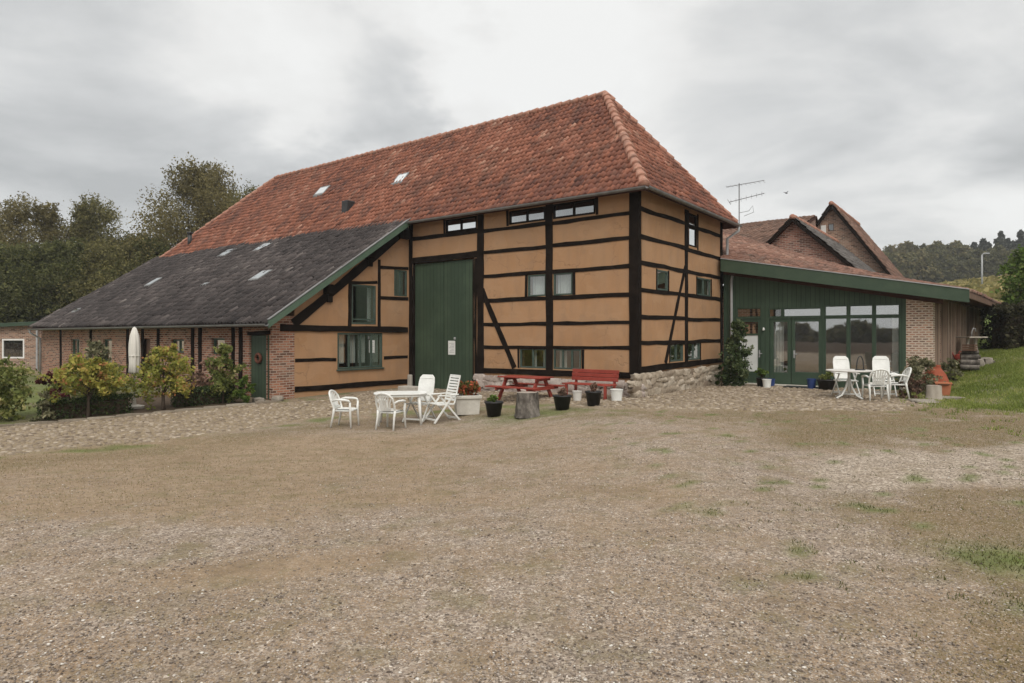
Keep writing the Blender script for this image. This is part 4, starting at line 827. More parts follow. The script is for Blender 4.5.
# shrubs in the bed along the lean-to
def shrub(name,label,x,y,h,wd,mat,seed,nl=8,per=420,leaf=.055,low=.35,tr=.05,cat='shrub',group=None,tone=0):
    return tree(name,label,cat,x,y,h,wd,mat,nl,per,leaf,tr,group,low,seed,tone=tone,spread=.4,shell=.6)
GS='shrubs along the kerb'
shrub('standard_shrub','yellow-orange standard shrub on a bare stem in the kerb bed',-10.35,15.75,1.50,2.05,'leaf_shrub',21,11,330,.05,.46,.045,group=GS,tone=.12)
shrub('standard_shrub','round olive-yellow shrub on a short thick stem before the parasol',-9.05,16.75,1.72,1.65,'leaf_shrub',22,10,330,.05,.27,.05,group=GS,tone=.05)
shrub('leafy_shrub','loose green shrub with speckled flowers beside the lean-to door',-7.95,17.75,1.72,1.2,'leaf_shrub_green',23,9,220,.048,.12,.03,group=GS)
shrub('leafy_shrub','big green and yellow shrub at the left picture edge',-12.35,15.2,1.55,2.2,'leaf_shrub_green',24,11,420,.055,.2,.04,group=GS,tone=.1)
shrub('leafy_shrub','small bright green shrub right of the lean-to door shrub',-7.35,17.7,.85,.65,'leaf_pot',25,6,160,.045,.1,.02,group=GS)
shrub('leafy_shrub','green shrub behind the yellow-orange standard',-10.9,17.0,1.3,1.7,'leaf_shrub_green',26,9,360,.05,.1,.03,group=GS)
shrub('leafy_shrub','dark red leaved shrub between the two left shrubs',-11.75,16.6,1.1,.8,'leaf_red',27,6,200,.05,.15,.03,group=GS)
shrub('leafy_shrub','pinkish mixed flower shrub under the lean-to windows',-8.55,18.6,1.2,1.5,'leaf_heather',28,8,300,.05,.1,.03,group=GS,tone=.1)
shrub('leafy_shrub','tall grey-green shrub against the lean-to wall',-12.6,19.4,1.7,1.6,'leaf_grey',29,8,280,.055,.1,.03,group=GS)
shrub('trailing_shrub','drooping pale branch hanging over the kerb',-10.95,15.05,.75,.55,'leaf_grey',30,5,110,.045,.1,.02,group=GS)
def boxhedge(label,pts,wd,h,mat='leaf_hedge',n=3500,leaf=.035,name='box_hedge',group=None,zf=None):
    a,b=np.array(pts[0]),np.array(pts[1]); L=np.linalg.norm(b-a); d=(b-a)/L; nn=np.array([-d[1],d[0]])
    t=thing(name,label,'hedge',((a[0]+b[0])/2,(a[1]+b[1])/2,H(*((a+b)/2))-.02),0,group); o=(a+b)/2
    s=RNG.uniform(-.5,.5,n)*L; q=RNG.uniform(-1,1,n); zz=RNG.random(n)
    face=RNG.integers(0,3,n); q=np.where(face==0,np.sign(q)*RNG.uniform(.85,1.08,n),q); zz=np.where(face==1,RNG.uniform(.86,1.06,n),zz)
    ed=.8+.2*fbm(s*3+5,q*2+3); P=np.stack([d[0]*s+nn[0]*q*wd/2*ed,d[1]*s+nn[1]*q*wd/2*ed,zz*h*ed],-1)
    z0=hz(P[:,0]+o[0],P[:,1]+o[1])-H(*o); P[:,2]+=z0
    V,F,c=leafquads(P,leaf,np.clip(RNG.normal(.5,.22,n),0,1)); npmesh('foliage',V,F,mat,t,c)
    m=MB(); i=[]
    aa=-d*L*.45; bb=d*L*.45; za=H(*(o+aa))-H(*o); zb=H(*(o+bb))-H(*o)
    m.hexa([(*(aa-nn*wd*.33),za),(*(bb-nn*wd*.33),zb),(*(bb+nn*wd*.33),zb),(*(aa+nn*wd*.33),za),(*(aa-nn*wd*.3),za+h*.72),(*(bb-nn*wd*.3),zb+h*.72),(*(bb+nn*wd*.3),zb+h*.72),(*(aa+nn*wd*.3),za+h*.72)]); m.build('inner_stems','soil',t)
    return t
boxhedge('clipped dark box hedge beneath the yellow-orange standard shrub',[(-11.3,15.35),(-9.75,16.55)],.55,.5)
boxhedge('clipped dark box hedge right of the short stemmed olive-yellow shrub',[(-9.1,17.25),(-7.85,18.15)],.6,.52)
# hedge, tree and field on the right
boxhedge('tall dark brown-green hedge closing the lawn on the right',[(17.3,23.2),(22.8,22.9)],1.5,1.6,'leaf_hedge_brown',16000,.075,'hedge')
shrub('young_tree','light green bushy tree above the hedge at the right edge',20.9,26.2,3.7,2.2,'leaf_pot',41,10,420,.08,.3,.06,'tree')
shrub('climbing_shrub','tall dark green climber at the corner between barn and garden room',7.3,20.95,2.25,1.15,'leaf_climber',42,11,380,.05,.02,.03)
shrub('dark_grass_clump','dark slate-purple clump at the end of the stone plinth',6.75,20.75,.85,.55,'leaf_hedge',43,5,130,.045,.05,.02)
# crop field and far wood
n=16000; fx=RNG.uniform(33,95,n); fy=RNG.uniform(44,105,n); k=fx/fy>.66; fx,fy=fx[k],fy[k]; P=np.stack([fx,fy,hz(fx,fy)+RNG.uniform(0,.9,len(fx))],-1)
V,F,c=leafquads(P,.42,np.clip(RNG.normal(.5,.22,len(fx))+(fbm(fx*.1,fy*.1)-.5)*.8,0,1)); tag(npmesh('field_crop',V,F,'crop',None,c),'yellow-green crop covering the rising field','crop',kind='stuff')
def wood(name,label,spots,mat,leaf,per):
    VV=[];FF=[];CC=[];o=0
    for (x,y,z,h,wd,con) in spots:
        lob=[]
        if con:
            for k in range(7): f=k/6; lob.append((x+random.uniform(-.5,.5),y,z+h*(.25+.75*f),wd*.5*(1.05-f)+.3,wd*.5*(1.05-f)+.3,h*.09))
        else:
            for k in range(7): a=k*2.4; rr=wd*.28*random.random(); lob.append((x+math.cos(a)*rr,y+math.sin(a)*rr,z+h*(.2+.72*k/6),wd*.34*(1.1-.45*k/6),wd*.34*(1.1-.45*k/6),h*.16))
        V,F,c=crown(lob,per,leaf,.3,.7,random.uniform(-.2,.2),.15); VV.append(V); FF.append(F+o); CC.append(c); o+=len(V)
    return tag(npmesh(name,np.concatenate(VV),np.concatenate(FF),mat,None,np.concatenate(CC)),label,'wood',kind='stuff')
random.seed(5)
def ht(px_,pytop,d,lowz): x=(px_-512)/645*d; zt=1.65+(335-pytop)*d/645; return x,d,lowz,zt-lowz
prof=[(884,256),(893,248),(903,245),(913,244),(924,247),(935,246),(945,243),(956,244),(966,246),(974,249)]
sp=[]
for p,t in prof: x,y,z,h=ht(p+random.uniform(-2,2),t+2,150+random.uniform(-8,8),11.5); sp.append((x,y,z,h,6.0,False))
for k in range(14): p=878+k*7.5; x,y,z,h=ht(p,258+random.uniform(-3,5),138,11); sp.append((x,y,z,h,6.5,False))
for k in range(12): p=985+k*8; x,y,z,h=ht(p,252+random.uniform(-4,4),138,11); sp.append((x,y,z,h,6.5,False))
for k in range(10): p=850+k*22; x,y,z,h=ht(p,268,142,10); sp.append((x,y,z,h,9,False))
wood('far_wood','mixed autumn wood on the far hillside',sp,'leaf_wood',.36,1900)
sp=[]
for p,t in ((975,246),(982,243),(990,247),(1001,236),(1008,243),(1014,246),(1021,236),(1030,240),(1040,238),(1052,243)): x,y,z,h=ht(p,t,150,11.5); sp.append((x,y,z,h,6.2,True))
wood('far_conifer_stand','dark conifers standing above the far hillside wood',sp,'leaf_conifer',.34,1300)
sp=[(x+random.uniform(-3,3),-75+random.uniform(-6,6),0,random.uniform(2.2,4.2),9,False) for x in range(-300,150,6)]
wood('reflection_wood','simple wood line added behind the camera for the window reflections',sp,'leaf_wood',1.1,260)  # out of view, added so the garden room glass mirrors a low wood
# ------------------------------------------------------------------ haze in the autumn air
g=G('haze_air'); vol=g.n('VolumePrincipled',{'Color':(.80,.82,.84,1),'Density':.0007,'Anisotropy':.2}); og=g.n('OutputMaterial'); g.t.links.new(vol.outputs[0],og.inputs['Volume']); MATS['haze']=g.m
hx=MB(); hx.box(-420,420,-380,430,-2,32); tag(hx.build('haze','haze'),'thin pale haze hanging in the autumn air','haze',kind='stuff')
SC.cycles.volume_bounces=0
# ------------------------------------------------------------------ grass, pebbles
def blades(name,label,x,y,h,wd,mat,col,cat='grass'):
    n=len(x); z=hz(x,y); a=RNG.uniform(0,2*np.pi,n); lean=RNG.normal(0,.45,(n,2))*h[:,None]; dx=np.cos(a)*wd; dy=np.sin(a)*wd
    V=np.stack([np.stack([x-dx,y-dy,z-.005],-1),np.stack([x+dx,y+dy,z-.005],-1),np.stack([x+lean[:,0],y+lean[:,1],z+h],-1)],1)
    return tag(npmesh(name,V,np.arange(3*n).reshape(-1,3),mat,None,np.repeat(np.clip(col,0,1),3)),label,cat,kind='stuff')
n=150000; x=RNG.uniform(8.2,20,n); y=RNG.uniform(10,23,n); zg=zones(x,y)[1]; k=(RNG.random(n)<zg)&(x/y>.6)&(x/y<.9); x,y=x[k],y[k]
blades('lawn_grass','short green lawn rising to the right of the garden room',x,y,RNG.uniform(.03,.08,len(x)),.010,'grass',RNG.normal(.5,.2,len(x))+(fbm(x*1.2,y*1.2)-.5)*.8)
n=160000; y=3+12.5*RNG.random(n)**1.3; x=(RNG.uniform(-.9,.9,n))*y; Zz=zones(x,y); pr=np.clip(Zz[1]*.9,0,1)*(x<11.5)*np.clip(9/y,.4,1.5)*.8; k=RNG.random(n)<pr; x,y=x[k],y[k]
blades('yard_grass_tufts','green grass tufts growing through the gravel',x,y,RNG.uniform(.010,.034,len(x)),.005,'grass_tuft',RNG.normal(.33,.2,len(x)))
n=300000; y=3+12.5*RNG.random(n)**1.3; x=(RNG.uniform(-.9,.9,n))*y; Zz=zones(x,y); pr=np.clip(np.maximum(Zz[2]*.7,Zz[4]*.30*S((y-5)/2))+.02,0,1)*(1-Zz[0]*.9)*(1-Zz[3]*.8); k=RNG.random(n)<pr; x,y=x[k],y[k]
blades('dry_yard_grass','dry brown grass and moss matting the gravel',x,y,RNG.uniform(.005,.018,len(x))*np.clip(y/7,.6,1.4),.006,'grass_dry',RNG.normal(.5,.25,len(x)))
def pebbles():
    n=52000; y=2.75+8.0*RNG.random(n)**1.5; x=RNG.uniform(-.88,.88,n)*y; z=zones(x,y); cl=fbm(x*1.6+40,y*1.6)
    pr=(1-z[4]*.85)*(1-z[1])*(1-z[2]*.65)*(.25+1.0*S((cl-.34)*4)); k=RNG.random(n)<pr; x,y=x[k],y[k]; n=len(x)
    s=.0035+.0062*RNG.random(n)**3; B=np.array([(1,0,0),(0,1,0),(-1,0,0),(0,-1,0),(0,0,1),(0,0,-1),(.6,.6,.5),(-.6,.6,.5),(-.6,-.6,.5),(.6,-.6,.5)],float)
    Fb=np.array([(0,1,6),(1,2,7),(2,3,8),(3,0,9),(6,1,7),(7,2,8),(8,3,9),(9,0,6),(6,7,4),(7,8,4),(8,9,4),(9,6,4)])
    rot=RNG.uniform(0,2*np.pi,n); sc=np.stack([s*RNG.uniform(.9,1.6,n),s*RNG.uniform(.7,1.1,n),s*RNG.uniform(.5,.9,n)],-1)
    V=B[None]*(1+RNG.normal(0,.14,(n,len(B),1)))*sc[:,None]; c,s_=np.cos(rot)[:,None],np.sin(rot)[:,None]
    Vx=V[...,0]*c-V[...,1]*s_; Vy=V[...,0]*s_+V[...,1]*c; V=np.stack([Vx+x[:,None],Vy+y[:,None],V[...,2]+hz(x,y)[:,None]+.002],-1)
    F=(Fb[None]+(np.arange(n)*len(B))[:,None,None]).reshape(-1,3)
    tag(npmesh('gravel_stones',V,F,'pebble',None,np.repeat(np.clip(RNG.normal(.5,.27,n),0,1),len(B)),True),'loose pale and brown gravel stones strewn over the yard','gravel',kind='stuff')
pebbles()
# kerb of the planting bed
cs=[];sz=[];ro=[]; a=Vector((-15,11.65)); b=Vector((-6.6,18.05)); L=(b-a).length; s=0; d=(b-a)/L; an_=math.atan2(d.y,d.x)
while s<L:
    l=random.uniform(.45,.9); p=a+d*(s+l/2); cs.append((p.x,p.y,H(p.x,p.y)-.01)); sz.append((l*.49,.055,.055)); ro.append((an_,0)); s+=l
V,F,n=rock_mesh(cs,sz,ro,2,RNG,.06); tag(npmesh('kerb',V,F,'kerb',None,np.repeat(RNG.random(len(cs)),n),True),kind='structure')
# ------------------------------------------------------------------ furniture
def copy_thing(o,loc,rz,label):
    c=o.copy(); COL.objects.link(c); c.location=loc; c.rotation_euler=(0,0,rz); c['label']=label
    for ch in o.children:
        d=ch.copy(); COL.objects.link(d); d.parent=c
        for g_ in ch.children: e=g_.copy(); COL.objects.link(e); e.parent=d
    return c
def monobloc(label,loc,rz,group):
    t=thing('garden_chair',label,'chair',loc,rz,group)
    m=MB(); n=8
    for i in range(n):
        for j in range(n):
            f=lambda a,b:(-.22+.44*a,-.21+.43*b,.43-.02*math.sin(math.pi*a)*math.sin(math.pi*b)+(-.03 if b>.99 else 0))
            m.quad(f(i/n,j/n),f((i+1)/n,j/n),f((i+1)/n,(j+1)/n),f(i/n,(j+1)/n))
    m.box(-.235,.235,-.22,.225,.375,.405); m.build('seat','plastic',t,True)
    m=MB(); bk=lambda x,z:(x,-.20-.16*(z-.42)/.42-.05*(1-(x/.27)**2)*.8,z)
    arch=[bk(-.25,.42),bk(-.26,.60),bk(-.245,.72),bk(-.18,.80),bk(-.09,.835),bk(0,.845),bk(.09,.835),bk(.18,.80),bk(.245,.72),bk(.26,.60),bk(.25,.42)]; m.tube(arch,.024,8)
    for k in range(7):
        q=(k-3)/3; a=bk(q*.12,.43); b=bk(q*.215,.83-.10*abs(q)**2); mid=bk(q*.155,.62); m.bar(a,mid,.032,.012,(0,1,0)); m.bar(mid,b,.036,.012,(0,1,0))
    m.bar(bk(-.24,.47),bk(.24,.47),.012,.06); m.build('backrest','plastic',t)
    for sg in (-1,1):
        m=MB(); m.tube([(sg*.255,-.26,.62),(sg*.285,-.12,.655),(sg*.29,.08,.65),(sg*.285,.19,.635),(sg*.27,.225,.59)],[.022,.026,.028,.026,.024],8); m.build('armrest','plastic',t,True)
        m=MB(); m.tube([(sg*.27,.225,.59),(sg*.25,.22,.40),(sg*.27,.25,.0)],[.026,.032,.022],8); m.build('leg','plastic',t,True)
        m=MB(); m.tube([(sg*.25,-.21,.44),(sg*.24,-.235,.30),(sg*.255,-.30,.0)],[.032,.03,.021],8); m.build('leg','plastic',t,True)
    return t
def highback(label,loc,rz,group,slats=True):
    t=thing('recliner_chair',label,'chair',loc,rz,group); tilt=.26
    m=MB()
    for k in range(6): m.box(-.215,.215,-.20+k*.075,-.14+k*.075,.42,.445)
    m.bar((-.235,-.22,.43),(-.235,.26,.43),.03,.035); m.bar((.235,-.22,.43),(.235,.26,.43),.03,.035); m.build('seat','plastic',t,bevel=.006)
    bp=lambda x,s,o=0:(x,-.23-s*tilt+o,.44+s*.99)
    m=MB()
    if slats:
        for sg in (-1,1): m.bar(bp(sg*.225,0),bp(sg*.21,.66),.034,.03,(0,1,0))
        for k in range(9): s0=.06+k*.069; m.hexa([bp(-.205,s0,-.012),bp(.205,s0,-.012),bp(.205,s0,.012),bp(-.205,s0,.012),bp(-.205,s0+.049,-.012),bp(.205,s0+.049,-.012),bp(.205,s0+.049,.012),bp(-.205,s0+.049,.012)])
        m.bar(bp(-.22,.665),bp(.22,.665),.03,.04)
    else:
        pr=[(-.20,.03),(.20,.03),(.225,.25),(.225,.5),(.205,.62),(.14,.685),(-.14,.685),(-.205,.62),(-.225,.5),(-.225,.25)]
        i=len(m.v); n=len(pr); m.v+=[bp(x,s,-.015) for x,s in pr]+[bp(x,s,.015) for x,s in pr]; m.f.append(tuple(i+k for k in reversed(range(n)))); m.f.append(tuple(i+n+k for k in range(n)))
        for k in range(n): m.f.append((i+k,i+(k+1)%n,i+n+(k+1)%n,i+n+k))
        m.bar(bp(-.19,.20,.02),bp(.19,.20,.02),.012,.02); m.bar(bp(-.17,.6,.02),bp(.17,.6,.02),.012,.02)
    m.build('backrest','plastic',t,bevel=.008)
    for sg in (-1,1):
        x=sg*.265
        m=MB(); m.bar((x,-.32,.655),(x,.27,.645),.05,.028); m.build('armrest','plastic',t,bevel=.01)
        m=MB(); m.bar((x,.36,.0),(x,-.16,.64),.028,.045,(0,1,0)); m.build('leg','plastic',t,bevel=.006)
        m=MB(); m.bar((x-sg*.03,-.40,.0),(x-sg*.03,.19,.64),.028,.045,(0,1,0)); m.build('leg','plastic',t,bevel=.006)
    m=MB(); m.bar((-.265,.30,.075),(.265,.30,.075),.026,.04); m.build('stretcher','plastic',t); m=MB(); m.bar((-.235,-.34,.075),(.235,-.34,.075),.026,.04); m.build('stretcher','plastic',t)
    return t
GL='white chairs around the oval garden table'; GRt='white chairs around the round table'
L3=lambda x,y:(x,y,H(x,y)+.005)
ca=monobloc('white fan-backed plastic armchair at the left end of the oval table',L3(-3.70,14.35),R(-98),GL)
copy_thing(ca,L3(-2.62,13.98),R(-22),'white fan-backed plastic armchair seen from behind in front of the oval table')
hb=highback('white high solid-backed recliner nearest the barn door',L3(-2.17,15.15),R(158),GL,False)
highback('white high slatted-back recliner beside the white flower trough',L3(-1.63,14.9),R(128),GL,True)
# oval table
ot=thing('garden_table','white oval plastic garden table before the barn door','table',L3(-2.55,14.75),R(8))
m=MB(); pr=[(.60*math.copysign(abs(math.cos(a))**.6,math.cos(a)),.43*math.copysign(abs(math.sin(a))**.6,math.sin(a))) for a in np.linspace(0,2*math.pi,32,endpoint=False)]
slab(m,[(x,y,.72) for x,y in pr],.025); slab(m,[(x*.95,y*.93,.694) for x,y in pr],.05); m.build('tabletop','plastic',ot,bevel=.006)
for sx in (-1,1):
    for sy in (-1,1): m=MB(); m.tube([(sx*.42,sy*.29,.66),(sx*.44,sy*.31,.35),(sx*.47,sy*.33,.0)],[.04,.034,.026],8); m.build('leg','plastic',ot,True)
# round table on the right
rt=thing('round_table','round pale table with curved legs in front of the garden room windows','table',L3(8.75,16.75),0)
m=MB(); m.lathe([(.52,.70),(.545,.715),(.545,.73),(.53,.74)],32); m.build('tabletop','plastic_old',rt)
m=MB(); m.tube([(0,0,.14),(0,0,.70)],.035,10); m.build('pedestal','plastic',rt,True)
for k in range(4): a=R(20+90*k); c,s=math.cos(a),math.sin(a); m=MB(); m.tube([(.02*c,.02*s,.52),(.10*c,.10*s,.28),(.24*c,.24*s,.09),(.42*c,.42*s,.02)],.024,8); m.build('leg','plastic',rt,True)
hp=thing('wire_hoop','thin black upright hoop standing on the round pale table','hoop',(8.97,16.62,H(8.75,16.75)+.745),R(15))
m=MB(); m.tube([(.11*math.cos(a),0,.0+.36*max(0,math.sin(a))**.8) for a in np.linspace(0,math.pi,15)],.014,8); m.build('hoop_arch','dark_metal',hp,True); m=MB(); m.lathe([(.12,0),(.125,.01),(.12,.02)],16); m.build('hoop_base','dark_metal',hp)
highback('white high-backed recliner left behind the round table',L3(9.05,17.5),R(172),GRt,False)
highback('white high-backed recliner at the garden room curtain, right of the round table',L3(10.1,17.55),R(160),GRt,False)
copy_thing(ca,L3(9.15,16.25),R(-8),'white low-backed plastic armchair turned away, in front of the right recliner')
copy_thing(ca,L3(9.95,16.75),R(78),'white plastic armchair in profile nearest the brick pier shrub')
for o in list(COL.objects):
    if o.get('category')=='chair': o.scale=(.95,)*3 if o.name.startswith('recliner') else (.86,.86,.94)
    if o.get('category')=='chair' and o.location.x>5: o['group']=GRt
# picnic table
x,y=W(2.62,1.5)
pt=thing('picnic_table','red wooden picnic table with attached benches before the stone plinth','picnic table',(x,y,H(x,y)),RZ); pt.scale=(1,1,.92)
m=MB()
for k in range(5): m.box(-.70,.70,-.35+k*.142,-.35+k*.142+.131,.635,.67)
m.build('tabletop','red_paint',pt,bevel=.006)
for sg in (-1,1):
    m=MB(); m.box(-.82,.82,sg*.62-.125,sg*.62-.005,.37,.405); m.box(-.82,.82,sg*.62+.005,sg*.62+.125,.37,.405); m.build('bench_seat','red_paint',pt,bevel=.006)
for sx in (-1,1):
    xx=sx*.52; m=MB()
    for sg in (-1,1): m.bar((xx,sg*.15,.635),(xx,sg*.52,.0),.05,.1,(0,1,0))
    m.bar((xx-.052,-.73,.345),(xx-.052,.73,.345),.045,.1); m.bar((xx-.052,-.33,.60),(xx-.052,.33,.60),.045,.07); m.build('trestle_frame','red_paint',pt)
# bench
x,y=W(.86,1.05)
bn=thing('garden_bench','red slatted garden bench with high back at the barn corner','bench',(x,y,H(x,y)),RZ); bn.scale=(1,1,.89)
m=MB()
for k in range(3): m.box(-.70,.70,-.25-k*.025,-.215-k*.025,.50+k*.115,.605+k*.115)
m.build('backrest','red_paint',bn,bevel=.008)
m=MB()
for k in range(3): m.box(-.70,.70,-.17+k*.15,-.035+k*.15,.40,.435)
m.build('seat','red_paint',bn,bevel=.008)
for sx in (-1,1):
    m=MB(); m.box(sx*.58-.03,sx*.58+.03,.20,.27,.0,.40); m.build('leg','red_paint',bn,bevel=.005); m=MB(); m.bar((sx*.58,-.21,.0),(sx*.58,-.30,.80),.06,.055,(0,1,0)); m.build('leg','red_paint',bn,bevel=.005)
# pots and planters
def potted(name,label,cat,loc,rt_,rb,h,mat,leafm,ph,pw,n=500,leaf=.04,group=None,sq=False,tone=0,rim=True):
    t=thing(name,label,cat,loc,random.uniform(0,1),group); m=MB()
    m.lathe([(rb,0),(rb+(rt_-rb)*.93,h*.88),(rt_*1.06,h*.885),(rt_*1.08,h),(rt_*.96,h),(rt_*.93,h*.86),(.01,h*.85)],4 if sq else 22); m.build('pot',mat,t,not sq,.01 if sq else 0)
    m=MB(); m.lathe([(rt_*.9,h*.84),(rt_*.9,h*.9),(.01,h*.93)],14,jit=.03); m.build('soil','soil',t)
    if leafm:
        lob=[(random.uniform(-.5,.5)*pw,random.uniform(-.5,.5)*pw,h+ph*random.uniform(.15,.75),pw*.4,pw*.4,ph*.25) for k in range(7)]
        V,F,c=crown(lob,n/6,leaf,.45,.5,tone,.2); npmesh('plant',V,F,leafm,t,c)
        m=MB()
        for l in lob: m.tube([(0,0,h*.85),(l[0]*.4,l[1]*.4,h+.04),l[:3]],.006,5)
        m.build('stem','bark',t)
    return t
GP_='potted plants along the barn front'
potted('flower_pot','black pot with a bright green plant beside the white flower trough','plant pot',L3(-.42,15.0),.21,.15,.34,'black_plastic','leaf_pot',.16,.16,420,.04,GP_)
potted('flower_pot','black pot of faded pink heather right of the tree stump','plant pot',L3(1.16,14.9),.21,.15,.33,'black_plastic','leaf_heather',.2,.2,420,.035,GP_)
potted('flower_pot','black pot of reddish flowers in front of the red bench','plant pot',L3(1.92,15.2),.19,.14,.34,'black_plastic','leaf_heather',.22,.18,420,.035,GP_,tone=.15)
def bucket(label,loc,r,h,mat,group=None,handle=True,name='bucket'):
    t=thing(name,label,'bucket',loc,random.uniform(0,2),group); m=MB(); m.lathe([(r*.82,0),(r*.98,h*.92),(r*1.06,h*.92),(r*1.06,h),(r*.95,h),(r*.8,h*.1),(.01,h*.1)],20); m.build('bucket_body',mat,t,False)
    if handle: m=MB(); m.tube([(r*1.05*math.cos(a),-r*.5*math.sin(a),h*.93-r*.8*math.sin(a)) for a in np.linspace(0,math.pi,11)],.006,6); m.build('handle','galv',t)
    return t
GB='white buckets by the red bench'
bucket('small greyish white bucket under the red bench, left of the reddish pot',L3(1.66,16.4),.12,.25,'plastic_old',GB); bucket('clean white bucket at the right end of the red bench',L3(2.62,16.15),.155,.29,'plastic',GB)
# white trough with flowers
ft=thing('flower_trough','whitewashed trough with red and green flowers behind the slatted recliner','planter',L3(-1.10,15.75),R(12))
m=MB(); L_,Wd,h=.30,.24,.45
m.hexa([(-L_*.9,-Wd*.9,0),(L_*.9,-Wd*.9,0),(L_*.9,Wd*.9,0),(-L_*.9,Wd*.9,0),(-L_,-Wd,h),(L_,-Wd,h),(L_,Wd,h),(-L_,Wd,h)])
for (a,b,c,d_) in ((-L_-.03,L_+.03,-Wd-.03,-Wd+.02),(-L_-.03,L_+.03,Wd-.02,Wd+.03),(-L_-.03,-L_+.02,-Wd+.02,Wd-.02),(L_-.02,L_+.03,-Wd+.02,Wd-.02)): m.box(a,b,c,d_,h-.06,h+.02)
m.build('trough_body','trough',ft,bevel=.012)
m=MB(); m.box(-L_+.02,L_-.02,-Wd+.02,Wd-.02,h-.03,h+.008); m.build('soil','soil',ft)
V,F,c=crown([(-.22+.073*k,random.uniform(-.1,.1),h+.15+.07*(k%2),.11,.14,.12) for k in range(7)],260,.038,.5,.4,.08,.25); npmesh('plant','' if False else V,F,'leaf_geranium',ft,c)
# stump
def stump(label,loc,r,h,mat='stump_bark',name='tree_stump'):
    t=thing(name,label,'stump',loc,0); m=MB(); n=28; ph=[random.uniform(0,6) for _ in range(3)]
    for k in range(7):
        f=k/6
        for j in range(n): a=2*math.pi*j/n; rr=r*(1.18-.25*f**.5)*(1+.06*math.sin(3*a+ph[0])+.04*math.sin(7*a+ph[1]+f*2)+random.uniform(-.02,.02)); m.v.append((rr*math.cos(a),rr*math.sin(a),h*f))
    for k in range(6):
        for j in range(n): a=k*n+j; b=k*n+(j+1)%n; m.f.append((a,b,b+n,a+n))
    m.build('bark',mat,t,True); m=MB(); m.v=[(.93*r*.98*math.cos(2*math.pi*j/n),.93*r*.98*math.sin(2*math.pi*j/n),h*1.005) for j in range(n)]+[(0,0,h*1.02)]; m.f=[(j,(j+1)%n,n) for j in range(n)]; m.build('cut_top','wood_cut',t)
    return t
stump('grey upright tree stump standing in front of the picnic table',L3(.33,14.3),.25,.54)
stump('pale grey stump beside the square terracotta planter',L3(10.75,16.45),.17,.36,'weather_wood')
# step block and doormat
sb=MB(); sb.box(-.37,.37,-.2,.2,0,.17); o=sb.build('step_block','concrete',None,bevel=.02); o.location=L3(-3.25,20.6); o.rotation_euler=(0,0,RZ); tag(o,'low grey stone step block at the left of the barn doors','step')
sb=MB(); sb.box(-.5,.5,-.28,.28,0,.02); o=sb.build('doormat','black_plastic',None,bevel=.005); x,y=W(-2.75,-5.85); o.location=(x,y,H(x,y)+.012); o.rotation_euler=(0,0,RZ); tag(o,'black doormat in front of the glazed garden room doors','doormat')
# pots by the garden room
GQ='pots by the garden room doors'
potted('flower_pot','dark pot with leafy green plant left of the garden room doors','plant pot',L3(7.98,20.6),.17,.13,.28,'black_plastic','leaf_pot',.3,.22,460,.045,GQ)
bucket('white bucket in front of the dark pot by the garden room door',L3(7.98,20.2),.135,.26,'plastic',None,False); bucket('blue pot left of the doormat',L3(8.33,20.75),.13,.24,'blue_plastic',None,False,'plant_pot'); bucket('blue pot right of the doormat',L3(9.22,19.85),.135,.3,'blue_plastic',None,False,'plant_pot')
potted('flower_pot','wide black pot with yellowing plant under the garden room window','plant pot',L3(9.52,19.5),.27,.22,.3,'black_plastic','leaf_shrub_green',.24,.3,460,.045,GQ)
# right corner group
potted('terracotta_planter','square terracotta planter at the lawn edge','planter',L3(11.5,17.2),.25,.19,.36,'terracotta',None,0,0,sq=True)
ur=thing('clay_urn','rust red bell-shaped clay urn behind the square planter','urn',(12.0,18.3,H(12.0,18.3)-.02),0); m=MB(); m.lathe([(.31,0),(.33,.08),(.33,.26),(.27,.42),(.17,.56),(.13,.64),(.15,.68),(.10,.69),(.09,.62)],24); m.build('urn_body','rust',ur,True); m=MB(); m.lathe([(.085,.60),(.08,.63),(.01,.635)],14); m.build('urn_soil','soil',ur)
shrub('leafy_shrub','grey-green straggling shrub behind the clay urn',11.35,18.0,1.1,1.25,'leaf_grey',51,8,260,.045,.12,.025,group='shrubs by the brick pier')
shrub('leafy_shrub','brown drooping perennial at the foot of the pale stump',10.35,16.75,.7,.75,'leaf_heather',52,7,200,.04,.05,.02,group='shrubs by the brick pier',tone=-.15)
shrub('leafy_shrub','sparse grey-green clump between the urn and the slatted wall',12.7,18.7,.75,.8,'leaf_grey',53,6,180,.045,.1,.02,group='shrubs by the brick pier')
def rock(label,x,y,s,h,name='garden_rock',seed=1,dz=0):
    V,F,n=rock_mesh([(0,0,h*.35)],[(s,s*.7,h*.6)],[(random.uniform(0,3),0)],2,np.random.default_rng(seed),.15); o=npmesh(name,V,F,'rock',None,np.full(n,.5+.1*seed%.4),False); o.location=(x,y,H(x,y)+dz); return tag(o,label,'rock')
rock('flat pale stone slab in front of the square planter',11.35,16.65,.30,.05,'stone_slab',1); rock('long flat stone lying at the cobble edge by the pale stump',10.15,15.9,.36,.05,'stone_slab',2)
rock('rounded rock nearest the slatted wall on the lawn',14.6,20.35,.24,.26,seed=3); rock('low rock on the lawn right of the rounded rock',15.05,20.5,.22,.2,seed=4); rock('small rock heaped behind the low lawn rocks',14.75,20.9,.22,.42,seed=5)
rock('grey rock at the foot of the lean-to door',-7.05,17.95,.19,.13,seed=6); rock('dark small rock beside the lean-to door post',-6.62,18.2,.15,.13,seed=7); 
